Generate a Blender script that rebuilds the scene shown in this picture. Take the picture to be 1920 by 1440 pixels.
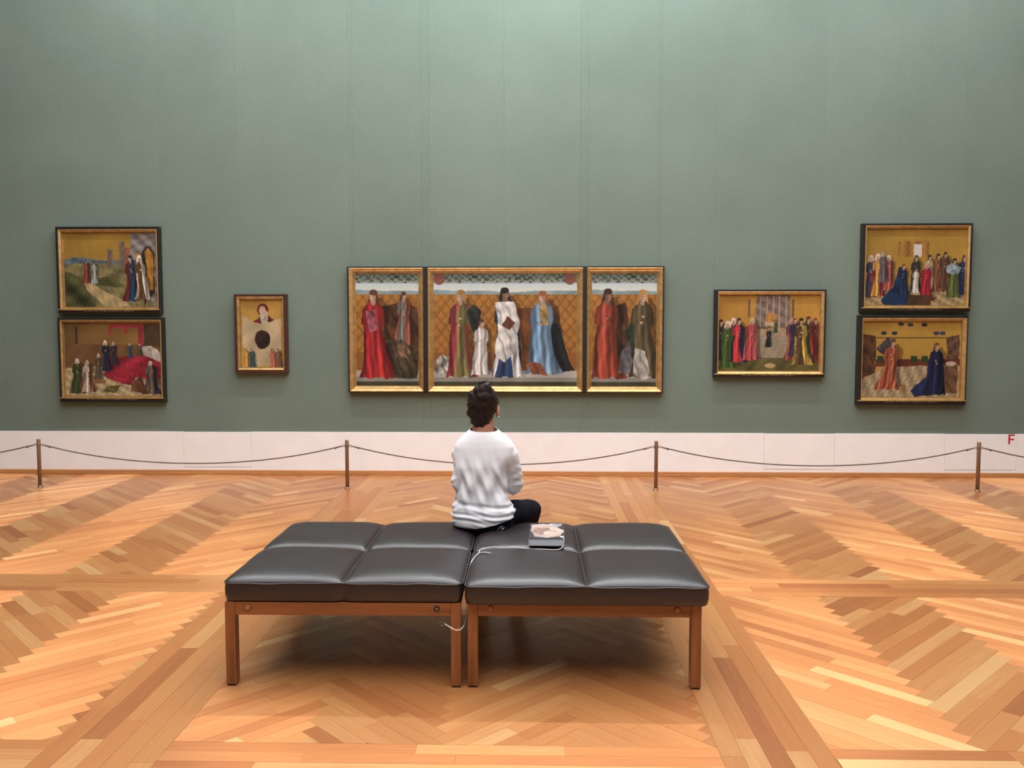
import bpy, bmesh, math, random
import numpy as np
from mathutils import Vector, Matrix
random.seed(7); RNG = np.random.default_rng(7)
for o in list(bpy.data.objects): bpy.data.objects.remove(o)
SC = bpy.context.scene; COL = SC.collection

# ------------------------------------------------------------------ camera
F = 1608.0; CAM_H = 1.67; PITCH = math.atan(107/1608); YAW = math.radians(1.4)
cam = bpy.data.cameras.new('camera'); cam.sensor_width = 36; cam.lens = F/1920*36
cam_o = bpy.data.objects.new('camera', cam); COL.objects.link(cam_o)
cam_o.location = (0, 0, CAM_H); cam_o.rotation_euler = (math.pi/2-PITCH, 0, YAW)
SC.camera = cam_o
# ------------------------------------------------------------------ world, exposure
world = bpy.data.worlds.new('world'); SC.world = world; world.use_nodes = True
world.node_tree.nodes['Background'].inputs[0].default_value = (0.9, 0.95, 1, 1)
world.node_tree.nodes['Background'].inputs[1].default_value = 0.02
SC.view_settings.view_transform = 'Standard'; SC.view_settings.look = 'None'
SC.view_settings.gamma = 1; SC.view_settings.use_curve_mapping = False
SC.view_settings.exposure = 0.0
SKY_STRENGTH = 5.2; WASH_STRENGTH = 315.0; SKY_COLOR = (1.0, 0.985, 0.99)

# ------------------------------------------------------------------ helpers
def ray(px, py):
    d = np.array([(px-960)/F, 1.0, -(py-720)/F])
    c, s = math.cos(PITCH), math.sin(PITCH)
    d = np.array([d[0], d[1]*c+d[2]*s, -d[1]*s+d[2]*c])
    c, s = math.cos(YAW), math.sin(YAW)
    return np.array([d[0]*c-d[1]*s, d[0]*s+d[1]*c, d[2]])
CAMP = np.array([0, 0, CAM_H])
def on_floor(px, py, z=0.0):
    d = ray(px, py); return CAMP+d*((z-CAM_H)/d[2])
def on_plane(px, py, Y):
    d = ray(px, py); return CAMP+d*(Y/d[1])
def project(P):
    P = np.asarray(P, float)-CAMP
    c, s = math.cos(-YAW), math.sin(-YAW)
    x = P[..., 0]*c-P[..., 1]*s; y = P[..., 0]*s+P[..., 1]*c; z = P[..., 2]
    c, s = math.cos(PITCH), math.sin(PITCH)
    yy = y*c-z*s; zz = y*s+z*c
    return np.stack([960+F*x/yy, 720-F*zz/yy], -1)
def lin(c):
    c = np.asarray(c, float)/255.0
    return np.where(c <= 0.04045, c/12.92, ((c+0.055)/1.055)**2.4)
def lc(r, g, b): return tuple(lin((r, g, b)))+(1.0,)

def link(name, me, mat=None, parent=None, loc=None, rotz=0):
    o = bpy.data.objects.new(name, me); COL.objects.link(o)
    if mat is not None and me is not None:
        me.materials.clear(); me.materials.append(mat)
    if parent is not None: o.parent = parent
    if loc is not None: o.location = loc
    o.rotation_euler[2] = rotz
    return o
def mesh(name, v, f, smooth=False):
    me = bpy.data.meshes.new(name); me.from_pydata([tuple(map(float, p)) for p in v], [], f); me.update()
    if smooth: me.shade_smooth()
    return me
def from_bm(name, bm, smooth=False):
    me = bpy.data.meshes.new(name); bm.normal_update(); bm.to_mesh(me); bm.free()
    if smooth: me.shade_smooth()
    return me
def tag(o, label=None, cat=None, group=None, kind=None):
    if label: o['label'] = label
    if cat: o['category'] = cat
    if group: o['group'] = group
    if kind: o['kind'] = kind
    return o
def thing(name, label, cat, loc=(0, 0, 0), rotz=0, group=None):
    o = bpy.data.objects.new(name, None); o.empty_display_size = 0.1; COL.objects.link(o)
    o.location = loc; o.rotation_euler[2] = rotz
    return tag(o, label, cat, group)
def add_box(bm, lo, hi, bev=0.0, seg=2):
    r = bmesh.ops.create_cube(bm, size=1.0)
    vs = r['verts']
    for v in vs:
        v.co = Vector([(lo[i]+hi[i])/2+v.co[i]*(hi[i]-lo[i]) for i in range(3)])
    if bev > 0:
        es = list({e for v in vs for e in v.link_edges})
        bmesh.ops.bevel(bm, geom=es, offset=bev, segments=seg, affect='EDGES', profile=0.5)
def box_mesh(name, lo, hi, bev=0.0, seg=2):
    bm = bmesh.new(); add_box(bm, lo, hi, bev, seg); return from_bm(name, bm)
def add_lathe(bm, prof, seg=24, c=(0, 0, 0)):
    rings = []
    for r, z in prof:
        rings.append([bm.verts.new((c[0]+r*math.cos(2*math.pi*k/seg), c[1]+r*math.sin(2*math.pi*k/seg), c[2]+z)) for k in range(seg)])
    for a, b in zip(rings[:-1], rings[1:]):
        for k in range(seg): bm.faces.new((a[k], a[(k+1) % seg], b[(k+1) % seg], b[k]))
    bm.faces.new(list(reversed(rings[0]))); bm.faces.new(rings[-1])
def add_tube(bm, pts, rad, seg=8, closed=False):
    pts = [Vector(p) for p in pts]; n = len(pts)
    if not hasattr(rad, '__len__'): rad = [rad]*n
    rings = []; up = Vector((0, 0, 1)); prev = None
    for i, p in enumerate(pts):
        a = pts[(i-1) % n] if (closed or i > 0) else p
        b = pts[(i+1) % n] if (closed or i < n-1) else p
        t = (b-a).normalized()
        if prev is None:
            x = t.cross(up)
            if x.length < 1e-3: x = t.cross(Vector((0, 1, 0)))
        else: x = prev-t*prev.dot(t)
        x.normalize(); prev = x; y = t.cross(x)
        rings.append([bm.verts.new(p+(x*math.cos(2*math.pi*k/seg)+y*math.sin(2*math.pi*k/seg))*rad[i]) for k in range(seg)])
    m = n if closed else n-1
    for i in range(m):
        a, b = rings[i], rings[(i+1) % n]
        for k in range(seg): bm.faces.new((a[k], a[(k+1) % seg], b[(k+1) % seg], b[k]))
    if not closed:
        bm.faces.new(list(reversed(rings[0]))); bm.faces.new(rings[-1])
def tube_mesh(name, pts, rad, seg=8, closed=False):
    bm = bmesh.new(); add_tube(bm, pts, rad, seg, closed); bmesh.ops.recalc_face_normals(bm, faces=bm.faces[:])
    return from_bm(name, bm, True)
def spline(pts, n=8):
    P = [np.array(p, float) for p in pts]; P = [2*P[0]-P[1]]+P+[2*P[-1]-P[-2]]; out = []
    for i in range(1, len(P)-2):
        for k in range(n):
            t = k/n; a, b, c, d = P[i-1:i+3]
            out.append(.5*((2*b)+(c-a)*t+(2*a-5*b+4*c-d)*t*t+(3*b-a-3*c+d)*t**3))
    out.append(P[-2]); return out

# ------------------------------------------------------------------ materials
def new_mat(name):
    m = bpy.data.materials.new(name); m.use_nodes = True
    nt = m.node_tree; return m, nt, nt.nodes['Principled BSDF']
def node(nt, t, **kw):
    n = nt.nodes.new(t)
    for k, v in kw.items(): setattr(n, k, v)
    return n
def noise(nt, scale, detail=3, vec=None, rough=.55):
    n = node(nt, 'ShaderNodeTexNoise'); n.inputs['Scale'].default_value = scale; n.inputs['Detail'].default_value = detail
    n.inputs['Roughness'].default_value = rough
    if vec is not None: nt.links.new(vec, n.inputs['Vector'])
    return n
def ramp(nt, fac, stops):
    r = node(nt, 'ShaderNodeValToRGB'); e = r.color_ramp.elements
    while len(e) < len(stops): e.new(0.5)
    for el, (p, c) in zip(e, stops): el.position = p; el.color = c
    nt.links.new(fac, r.inputs[0]); return r
def coords(nt, scale=(1, 1, 1), kind='Object'):
    tc = node(nt, 'ShaderNodeTexCoord'); mp = node(nt, 'ShaderNodeMapping'); mp.inputs['Scale'].default_value = scale
    nt.links.new(tc.outputs[kind], mp.inputs[0]); return mp.outputs[0]
def bump(nt, b, h, strength=.2, dist=.01):
    n = node(nt, 'ShaderNodeBump'); n.inputs['Strength'].default_value = strength; n.inputs['Distance'].default_value = dist
    nt.links.new(h, n.inputs['Height']); nt.links.new(n.outputs[0], b.inputs['Normal']); return n
def simple(name, col, rough=.6, metal=0.0, spec=.5, var=.08, scale=20, bmp=0.0, vscale=(1, 1, 1), coat=0):
    m, nt, b = new_mat(name)
    v = coords(nt, vscale); n = noise(nt, scale, 4, v)
    c0 = tuple(max(0, x*(1-var)) for x in col[:3])+(1,); c1 = tuple(min(1, x*(1+var)) for x in col[:3])+(1,)
    r = ramp(nt, n.outputs[0], [(.3, c0), (.7, c1)])
    nt.links.new(r.outputs[0], b.inputs['Base Color'])
    b.inputs['Roughness'].default_value = rough; b.inputs['Metallic'].default_value = metal
    b.inputs['Specular IOR Level'].default_value = spec; b.inputs['Coat Weight'].default_value = coat
    if bmp: bump(nt, b, n.outputs[0], bmp, .004)
    return m
M = {}
def mk_fabric():
    m, nt, b = new_mat('green_wall_fabric')
    v = coords(nt, (1, 1, 1)); n1 = noise(nt, 1.3, 3, v); n2 = noise(nt, 160, 2, coords(nt, (1, 1, .25)))
    n3 = noise(nt, 160, 2, coords(nt, (.25, 1, 1)))
    oi = node(nt, 'ShaderNodeObjectInfo')
    ad = node(nt, 'ShaderNodeMath', operation='MULTIPLY_ADD'); nt.links.new(oi.outputs['Color'], ad.inputs[0]); ad.inputs[1].default_value = .5
    nt.links.new(n1.outputs[0], ad.inputs[2])
    r = ramp(nt, ad.outputs[0], [(.32, (.146, .192, .158, 1)), (.8, (.170, .219, .184, 1))])
    w = node(nt, 'ShaderNodeMath', operation='MULTIPLY'); nt.links.new(n2.outputs[0], w.inputs[0]); nt.links.new(n3.outputs[0], w.inputs[1])
    mx = node(nt, 'ShaderNodeMix', data_type='RGBA', blend_type='MULTIPLY'); mx.inputs[0].default_value = .35
    rr = ramp(nt, w.outputs[0], [(.1, (.7, .7, .7, 1)), (.4, (1.1, 1.1, 1.1, 1))])
    nt.links.new(r.outputs[0], mx.inputs[6]); nt.links.new(rr.outputs[0], mx.inputs[7])
    nt.links.new(mx.outputs[2], b.inputs['Base Color']); b.inputs['Roughness'].default_value = .85
    b.inputs['Specular IOR Level'].default_value = .2; b.inputs['Sheen Weight'].default_value = .1
    bump(nt, b, w.outputs[0], .15, .002); return m
M['fabric'] = mk_fabric()
def mk_dado():
    m, nt, b = new_mat('dado_plaster')
    n = noise(nt, 5, 6, coords(nt, (1, 1, 1))); n2 = noise(nt, 60, 3, coords(nt))
    r = ramp(nt, n.outputs[0], [(.3, (.86, .835, .85, 1)), (.7, (.905, .88, .895, 1))])
    nt.links.new(r.outputs[0], b.inputs['Base Color']); b.inputs['Roughness'].default_value = .55
    bump(nt, b, n2.outputs[0], .06, .003); return m
M['dado'] = mk_dado()
M['plaster'] = simple('ceiling_plaster', (.75, .73, .69), .9, var=.03, scale=3)
M['sidewall'] = simple('side_wall_paint', (.12, .14, .12), .85, var=.05, scale=2)

def mk_wood(name, cols, gs=(2.0, 40, 40), rough=.4, aniso_mix=0.0, use_uv=False, tone=False, coat=0.0, spec=.5):
    m, nt, b = new_mat(name)
    if use_uv:
        uv = node(nt, 'ShaderNodeUVMap'); uv.uv_map = 'grain'
        mp = node(nt, 'ShaderNodeMapping'); mp.inputs['Scale'].default_value = gs; nt.links.new(uv.outputs[0], mp.inputs[0]); vec = mp.outputs[0]
    else: vec = coords(nt, gs)
    n = noise(nt, 1.0, 6, vec, .6)
    n2 = noise(nt, 3.7, 3, vec)
    val = n.outputs[0]
    if tone:
        at = node(nt, 'ShaderNodeAttribute'); at.attribute_name = 'tone'
        ma = node(nt, 'ShaderNodeMath', operation='MULTIPLY_ADD'); nt.links.new(n.outputs[0], ma.inputs[0]); ma.inputs[1].default_value = .50
        sb = node(nt, 'ShaderNodeMath', operation='SUBTRACT'); nt.links.new(at.outputs['Fac'], sb.inputs[0]); sb.inputs[1].default_value = .25
        nt.links.new(sb.outputs[0], ma.inputs[2]); val = ma.outputs[0]
    r = ramp(nt, val, [(i/(len(cols)-1)*(1 if tone else .5)+(0 if tone else .25), c) for i, c in enumerate(cols)])
    nt.links.new(r.outputs[0], b.inputs['Base Color'])
    b.inputs['Roughness'].default_value = rough; b.inputs['Coat Weight'].default_value = coat; b.inputs['Coat Roughness'].default_value = .22
    b.inputs['Specular IOR Level'].default_value = spec
    bump(nt, b, n2.outputs[0], .08, .002)
    if aniso_mix > 0:
        g = node(nt, 'ShaderNodeBsdfAnisotropic'); g.inputs['Roughness'].default_value = .54; g.inputs['Anisotropy'].default_value = .85
        tg = node(nt, 'ShaderNodeTangent', direction_type='UV_MAP'); tg.uv_map = 'grain'
        nt.links.new(tg.outputs[0], g.inputs['Tangent'])
        hs = node(nt, 'ShaderNodeHueSaturation'); hs.inputs['Value'].default_value = 1.22; hs.inputs['Saturation'].default_value = .95; nt.links.new(r.outputs[0], hs.inputs['Color'])
        nt.links.new(hs.outputs[0], g.inputs['Color'])
        ms = node(nt, 'ShaderNodeMixShader'); ms.inputs[0].default_value = aniso_mix
        nt.links.new(b.outputs[0], ms.inputs[1]); nt.links.new(g.outputs[0], ms.inputs[2])
        nt.links.new(ms.outputs[0], nt.nodes['Material Output'].inputs['Surface'])
    return m
M['parquet'] = mk_wood('oak_parquet', [(.37, .122, .036, 1), (.50, .192, .060, 1), (.58, .258, .088, 1), (.69, .39, .165, 1)], (3.0, 55, 1), .42, .27, True, True, .4)
M['subfloor'] = simple('parquet_subfloor', (.30, .14, .05), .6, var=.2, scale=8)
M['skirt'] = mk_wood('baseboard_wood', [(.40, .17, .06, 1), (.60, .29, .11, 1)], (1.2, 40, 40), .4)
M['benchwood'] = mk_wood('bench_wood', [(.13, .042, .014, 1), (.24, .082, .027, 1), (.31, .115, .040, 1)], (3, 30, 30), .35, coat=.3)
M['benchwood_v'] = mk_wood('bench_leg_wood', [(.13, .042, .014, 1), (.24, .082, .027, 1), (.31, .115, .040, 1)], (30, 30, 3), .35, coat=.3)
M['under'] = simple('dark_underside', (.02, .017, .015), .8)
def mk_leather():
    m, nt, b = new_mat('dark_leather')
    v = node(nt, 'ShaderNodeTexVoronoi'); v.inputs['Scale'].default_value = 260; nt.links.new(coords(nt), v.inputs['Vector'])
    n = noise(nt, 6, 5, coords(nt))
    r = ramp(nt, n.outputs[0], [(.3, (.0165, .0118, .0145, 1)), (.7, (.023, .0168, .0205, 1))])
    nt.links.new(r.outputs[0], b.inputs['Base Color']); b.inputs['Roughness'].default_value = .36
    b.inputs['Specular IOR Level'].default_value = .62
    bump(nt, b, v.outputs[0], .12, .0015); return m
M['leather'] = mk_leather()
M['piping'] = simple('leather_piping', (.045, .038, .04), .35, scale=60)
M['bolt'] = simple('wooden_plug', (.36, .16, .065), .35)
M['bolt_rim'] = simple('plug_rim', (.10, .038, .015), .5)
M['bolt_dark'] = simple('dark_metal_bolt', (.06, .045, .04), .4, metal=.8)
M['wire'] = simple('steel_wire', (.35, .35, .33), .35, metal=1)
def mk_gold(name, c, rough=.38, metal=.85):
    m = simple(name, c, rough, metal=metal, var=.25, scale=14, bmp=.12); return m
M['gold'] = mk_gold('gilt_moulding', (.52, .33, .135), .42, .7)
M['gold_dull'] = mk_gold('dull_gilt_moulding', (.42, .27, .11), .48, .65)
M['gold_line'] = mk_gold('gilt_edge', (.80, .55, .24), .3)
M['blackframe'] = simple('black_lacquer_frame', (.012, .009, .009), .45, var=.3, scale=30)
M['brownframe'] = mk_wood('red_brown_frame_wood', [(.035, .012, .008, 1), (.085, .03, .018, 1)], (20, 20, 20), .4)
M['frameback'] = simple('frame_backing', (.03, .025, .02), .8)
def mk_caption():
    m, nt, b = new_mat('caption_strip'); n = noise(nt, 120, 2, coords(nt, (1, 1, .1)))
    r = ramp(nt, n.outputs[0], [(.44, (.03, .025, .02, 1)), (.56, (.30, .27, .22, 1))]); nt.links.new(r.outputs[0], b.inputs['Base Color'])
    b.inputs['Roughness'].default_value = .6; return m
M['caption'] = mk_caption()
def mk_paint(rough=.45, coat=.0):
    m, nt, b = new_mat('oil_paint_on_panel'); a = node(nt, 'ShaderNodeVertexColor'); a.layer_name = 'paint'
    n = noise(nt, 90, 4, coords(nt)); n2 = noise(nt, 7, 4, coords(nt))
    mx = node(nt, 'ShaderNodeMix', data_type='RGBA', blend_type='MULTIPLY'); mx.inputs[0].default_value = .5
    r = ramp(nt, n.outputs[0], [(.25, (.72, .72, .72, 1)), (.75, (1.2, 1.2, 1.2, 1))])
    nt.links.new(a.outputs[0], mx.inputs[6]); nt.links.new(r.outputs[0], mx.inputs[7]); nt.links.new(mx.outputs[2], b.inputs['Base Color'])
    b.inputs['Roughness'].default_value = rough; b.inputs['Specular IOR Level'].default_value = .3
    bump(nt, b, n2.outputs[0], .05, .002); return m
M['paint'] = mk_paint()
M['brass'] = simple('aged_brass_post', (.26, .155, .095), .40, metal=.5, var=.25, scale=9, vscale=(1, 1, .3))
def mk_rope():
    m, nt, b = new_mat('twisted_rope'); w = node(nt, 'ShaderNodeTexWave'); w.inputs['Scale'].default_value = 60; w.inputs['Distortion'].default_value = 1
    nt.links.new(coords(nt), w.inputs['Vector'])
    r = ramp(nt, w.outputs[0], [(0, (.08, .055, .042, 1)), (1, (.17, .125, .10, 1))]); nt.links.new(r.outputs[0], b.inputs['Base Color'])
    b.inputs['Roughness'].default_value = .8; bump(nt, b, w.outputs[0], .4, .002); return m
M['rope'] = mk_rope()
M['clip'] = simple('rope_end_metal', (.22, .16, .12), .4, metal=.7)
M['red'] = simple('red_vinyl', (.50, .03, .05), .5)
def mk_shirt():
    m, nt, b = new_mat('white_jersey'); n = noise(nt, 240, 3, coords(nt)); n2 = noise(nt, 4, 3, coords(nt))
    r = ramp(nt, n2.outputs[0], [(.3, (.80, .795, .85, 1)), (.7, (.85, .845, .89, 1))]); nt.links.new(r.outputs[0], b.inputs['Base Color'])
    b.inputs['Roughness'].default_value = .85; b.inputs['Specular IOR Level'].default_value = .2
    b.inputs['Sheen Weight'].default_value = .15
    bump(nt, b, n.outputs[0], .08, .001); return m
M['shirt'] = mk_shirt()
M['jeans'] = simple('dark_navy_denim', (.0045, .005, .011), .9, spec=.15, var=.35, scale=90, bmp=.1)
def mk_skin():
    m, nt, b = new_mat('skin'); n = noise(nt, 25, 4, coords(nt))
    r = ramp(nt, n.outputs[0], [(.3, (.50, .24, .165, 1)), (.7, (.60, .31, .22, 1))]); nt.links.new(r.outputs[0], b.inputs['Base Color'])
    b.inputs['Roughness'].default_value = .5; b.inputs['Subsurface Weight'].default_value = .12; b.inputs['Subsurface Radius'].default_value = (.01, .004, .002); return m
M['skin'] = mk_skin()
M['lips'] = simple('lips', (.40, .12, .10), .4); M['eye'] = simple('eye_white', (.75, .72, .68), .2); M['iris'] = simple('iris', (.05, .03, .02), .2)
M['hair'] = simple('dark_brown_hair', (.020, .010, .008), .55, spec=.35, var=.5, scale=40, bmp=.3, vscale=(3, 3, .5))
M['pearl'] = simple('pearl', (.85, .83, .80), .15)
M['shoe'] = simple('black_shoe', (.012, .012, .013), .5)
M['clipblack'] = simple('black_webbing', (.012, .012, .014), .5)
M['pages'] = None
def mk_pages():
    m, nt, b = new_mat('book_pages'); n = noise(nt, 1, 3, coords(nt, (3, 3, 900)))
    r = ramp(nt, n.outputs[0], [(.3, (.50, .52, .60, 1)), (.7, (.72, .73, .80, 1))]); nt.links.new(r.outputs[0], b.inputs['Base Color']); b.inputs['Roughness'].default_value = .7; return m
M['pages'] = mk_pages()
M['cover'] = simple('dark_book_cover', (.045, .042, .05), .25, coat=.5)
M['coverart'] = mk_paint(.25)
M['coverart'].name = 'book_cover_print'
M['cord'] = simple('white_cord', (.78, .75, .74), .7, scale=80)
def mk_sky():
    m, nt, b = new_mat('laylight_glass'); e = node(nt, 'ShaderNodeEmission'); e.inputs[0].default_value = SKY_COLOR+(1,); e.inputs[1].default_value = SKY_STRENGTH
    nt.links.new(e.outputs[0], nt.nodes['Material Output'].inputs['Surface']); return m
M['skyglass'] = mk_sky()

# ------------------------------------------------------------------ room shell
WY = 9.58                    # fabric face of the far wall
X0, X1, YB, ZC = -8.6, 8.2, -6.0, 7.6
def struct(name, me, mat, parent=None):
    o = link(name, me, mat, parent); o['kind'] = 'structure'; return o
wall_b = struct('wall_back', box_mesh('wall_back', (X0-.2, WY+.012, 0), (X1+.2, WY+.3, ZC)), M['sidewall'])
struct('wall_left', box_mesh('wall_left', (X0-.3, YB, 0), (X0, WY+.012, ZC)), M['sidewall'])
struct('wall_right', box_mesh('wall_right', (X1, YB, 0), (X1+.3, WY+.012, ZC)), M['sidewall'])
struct('wall_front', box_mesh('wall_front', (X0-.3, YB-.3, 0), (X1+.3, YB, ZC)), M['sidewall'])
DADO_Z = 0.487
# fabric widths, seams read off the photograph
seam_px = [-190, -40, 110, 294, 300, 440, 652, 659, 789, 804, 945, 1089, 1105, 1237, 1243, 1345, 1550, 1690, 1815, 1960, 2110]
seams = [X0]+[float(on_plane(p, 100, WY)[0]) for p in seam_px]+[X1]
for i, (a, b) in enumerate(zip(seams[:-1], seams[1:])):
    g = .0003
    fp = link('fabric_panel', box_mesh('fabric_panel', (a+g, WY+random.uniform(-.0012, .0), DADO_Z+.002), (b-g, WY+.012, ZC), .0008, 1), M['fabric'], wall_b)
    tn = -.42 if b-a < .12 else random.uniform(0, .34); fp.color = (max(0, tn), max(0, tn), max(0, tn), 1)
    if tn < 0: fp.color = (0, 0, 0, 1)
# dado: long runs with flush access flaps between them
jt = [X0]+[float(on_plane(p, 845, WY)[0]) for p in (345, 472, 1432, 1564, 1770, 1905)]+[X1]
for i, (a, b) in enumerate(zip(jt[:-1], jt[1:])):
    flap = i in (1, 3, 5)
    g = .0022 if flap else .0
    zb = .085 if flap else .0
    link('dado_panel', box_mesh('dado_panel', (a+g, WY-.012-(.0008 if flap else 0), zb), (b-g, WY+.012, DADO_Z-(.003 if flap else 0)), .0015, 1), M['dado'], wall_b)
    if flap:
        link('dado_panel', box_mesh('dado_panel', (a, WY-.0122, 0), (b, WY+.012, zb-.004), .0, 1), M['dado'], wall_b)
base = link('baseboard_back', box_mesh('baseboard_back', (X0, WY-.034, 0), (X1, WY-.012, .052), .004), M['skirt']); base['kind'] = 'structure'
# ceiling with a glazed laylight
LX0, LX1, LY0, LY1 = -4.2, 4.4, -2.6, 7.4
bm = bmesh.new()
for lo, hi in (((X0-.3, YB-.3, ZC), (LX0, WY+.3, ZC+.2)), ((LX1, YB-.3, ZC), (X1+.3, WY+.3, ZC+.2)), ((LX0, YB-.3, ZC), (LX1, LY0, ZC+.2)), ((LX0, LY1, ZC), (LX1, WY+.3, ZC+.2))):
    add_box(bm, lo, hi)
ceil_o = struct('ceiling', from_bm('ceiling', bm), M['plaster'])
lay = thing('window_1', None, None); lay['kind'] = 'structure'; lay.location = (0, 0, ZC+.1)
nx, ny = 5, 6
pw, ph = (LX1-LX0)/nx, (LY1-LY0)/ny
pane_me = box_mesh('pane', (-pw/2+.03, -ph/2+.03, -.01), (pw/2-.03, ph/2-.03, .01)); pane_me.materials.append(M['skyglass'])
for i in range(nx):
    for j in range(ny):
        o = bpy.data.objects.new('pane', pane_me); COL.objects.link(o); o.parent = lay; o.location = (LX0+(i+.5)*pw, LY0+(j+.5)*ph, 0)
bm = bmesh.new()
for i in range(nx+1): add_box(bm, (LX0+i*pw-.03, LY0, -.03), (LX0+i*pw+.03, LY1, .03))
for j in range(ny+1): add_box(bm, (LX0, LY0+j*ph-.03, -.03), (LX1, LY0+j*ph+.03, .03))
link('window_frame', from_bm('window_frame', bm), M['plaster'], lay)

# fluorescent wall washers hung under the ceiling edge
M['tube'] = new_mat('fluorescent_tube')[0]
_nt = M['tube'].node_tree; _e = node(_nt, 'ShaderNodeEmission'); _e.inputs[0].default_value = (.93, .99, 1, 1); _e.inputs[1].default_value = WASH_STRENGTH
_nt.links.new(_e.outputs[0], _nt.nodes['Material Output'].inputs['Surface'])
for xa, xb in ((-4.9, -3.3), (-1.6, .1), (.3, 2.0), (3.7, 5.2)):
    h_ = link('lamp_housing', box_mesh('lamp_housing', (xa-.05, 7.86, 7.30), (xb+.05, 8.02, 7.36), .01), M['plaster'], ceil_o)
    link('lamp_stem', box_mesh('lamp_stem', ((xa+xb)/2-.01, 7.93, 7.36), ((xa+xb)/2+.01, 7.95, ZC)), M['plaster'], ceil_o)
    link('lamp_tube', tube_mesh('lamp_tube', [(xa, 7.94, 7.27), (xb, 7.94, 7.27)], .028, 12), M['tube'], h_)

# ------------------------------------------------------------------ parquet floor
floor_o = struct('floor', box_mesh('floor', (X0-.3, YB-.3, -.2), (X1+.3, WY+.02, -.004)), M['subfloor'])
# parquet planks: list of (polygon, axis, tone)
PL = []
def clip(poly, x0, x1, y0, y1):
    for ax, lim, sg in ((0, x0, 1), (0, x1, -1), (1, y0, 1), (1, y1, -1)):
        out = []
        for i in range(len(poly)):
            a, b = poly[i], poly[(i+1) % len(poly)]
            da, db = sg*(a[ax]-lim), sg*(b[ax]-lim)
            if da >= 0: out.append(a)
            if (da >= 0) != (db >= 0):
                t = da/(da-db); out.append((a[0]+(b[0]-a[0])*t, a[1]+(b[1]-a[1])*t))
        poly = out
        if len(poly) < 3: return None
    return poly
GAP = .0004
def tone(): return min(1, max(0, random.gauss(.5, .20)))
def emit(c0, ax, L, w, rect, shift=0.0):
    """plank from c0 along unit ax, length L, width w to the left of ax, clipped to rect"""
    nx_, ny_ = -ax[1], ax[0]
    p = [(c0[0]+ax[0]*a+nx_*b, c0[1]+ax[1]*a+ny_*b) for a, b in ((GAP, GAP), (L-GAP, GAP), (L-GAP, w-GAP), (GAP, w-GAP))]
    q = clip(p, rect[0]+GAP, rect[1]-GAP, rect[2]+GAP, rect[3]-GAP)
    if not q: return
    A = abs(sum(q[i][0]*q[(i+1) % len(q)][1]-q[(i+1) % len(q)][0]*q[i][1] for i in range(len(q)))/2)
    if A < 2e-4: return
    PL.append((q, ax, min(1, max(0, tone()+shift))))
def herring(rect, ox, n=11, w=.0701):
    x0, x1, y0, y1 = rect; r2 = math.sqrt(.5); U = (r2, r2); V = (-r2, r2); oy = y0
    def loc(p, q): return (ox+w*(p*U[0]+q*V[0]), oy+w*(p*U[1]+q*V[1]))
    cs = [(((x-ox)*U[0]+(y-oy)*U[1])/w, ((x-ox)*V[0]+(y-oy)*V[1])/w) for x in (x0, x1) for y in (y0, y1)]
    p0, p1 = int(min(c[0] for c in cs))-n-1, int(max(c[0] for c in cs))+n+1
    q0, q1 = int(min(c[1] for c in cs))-n-1, int(max(c[1] for c in cs))+n+1
    def cuts():
        if random.random() < .72:
            s = random.uniform(.3, .7)*n; return [(0, s), (s, n)]
        return [(0, n)]
    for q in range(q0, q1+1):
        k0 = math.floor((p0-q)/(2*n))
        for k in range(k0, k0+(p1-p0)//(2*n)+3):
            s = q+2*n*k
            if s > p1 or s+n < p0: continue
            for a, b in cuts(): emit(loc(s+a, q), U, (b-a)*w, w, rect)
    for p in range(p0, p1+1):
        k0 = math.floor((q0-p)/(2*n))
        for k in range(k0, k0+(q1-q0)//(2*n)+4):
            s = p-2*n+1+2*n*k
            if s > q1 or s+n < q0: continue
            for a, b in cuts(): emit(loc(p+1, s+a), V, (b-a)*w, w, rect)
def strip(rect, along, nb):
    x0, x1, y0, y1 = rect
    if along == 'y':
        w = (x1-x0)/nb
        for i in range(nb):
            y = y0-random.uniform(0, .9)
            while y < y1:
                L = random.uniform(.75, 1.25); emit((x0+(i+1)*w, y), (0, 1), L, w, rect); y += L
    else:
        w = (y1-y0)/nb
        for i in range(nb):
            x = x0-random.uniform(0, .9)
            while x < x1:
                L = random.uniform(.55, 1.15); emit((x, y0+i*w), (1, 0), L, w, rect); x += L
XL = (-1.93, -1.45); XR = (.735, 1.175); YN = (2.94, 3.325); YM = (5.268, 5.63); YE = WY-.034
PX0, PX1, PY0 = -8.0, 7.6, 1.2
for xb in (XL, XR): strip((xb[0], xb[1], PY0, YE), 'y', 5)
for yb in (YN, YM):
    for xa, xb in ((PX0, XL[0]), (XL[1], XR[0]), (XR[1], PX1)): strip((xa, xb, yb[0], yb[1]), 'x', 4 if yb is YM else 5)
WID = (XR[0]-XL[1])/4*math.sqrt(2)/11
for ya, yb in ((PY0, YN[0]), (YN[1], YM[0]), (YM[1], YE)):
    herring((XL[1], XR[0], ya, yb), XL[1], 11, WID)
    herring((PX0, XL[0], ya, yb), XL[0]-.62*5, 11, .0797*1.0)
    herring((XR[1], PX1, ya, yb), XR[1]-.62, 11, .0797*1.0)
def plank_geo(q, ax, h=.0):
    n = len(q); v = [(x, y, h) for x, y in q]+[(x, y, -.006) for x, y in q]
    f = [list(range(n))]+[[i, i+n, (i+1) % n+n, (i+1) % n] for i in range(n)]
    return v, f
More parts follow.
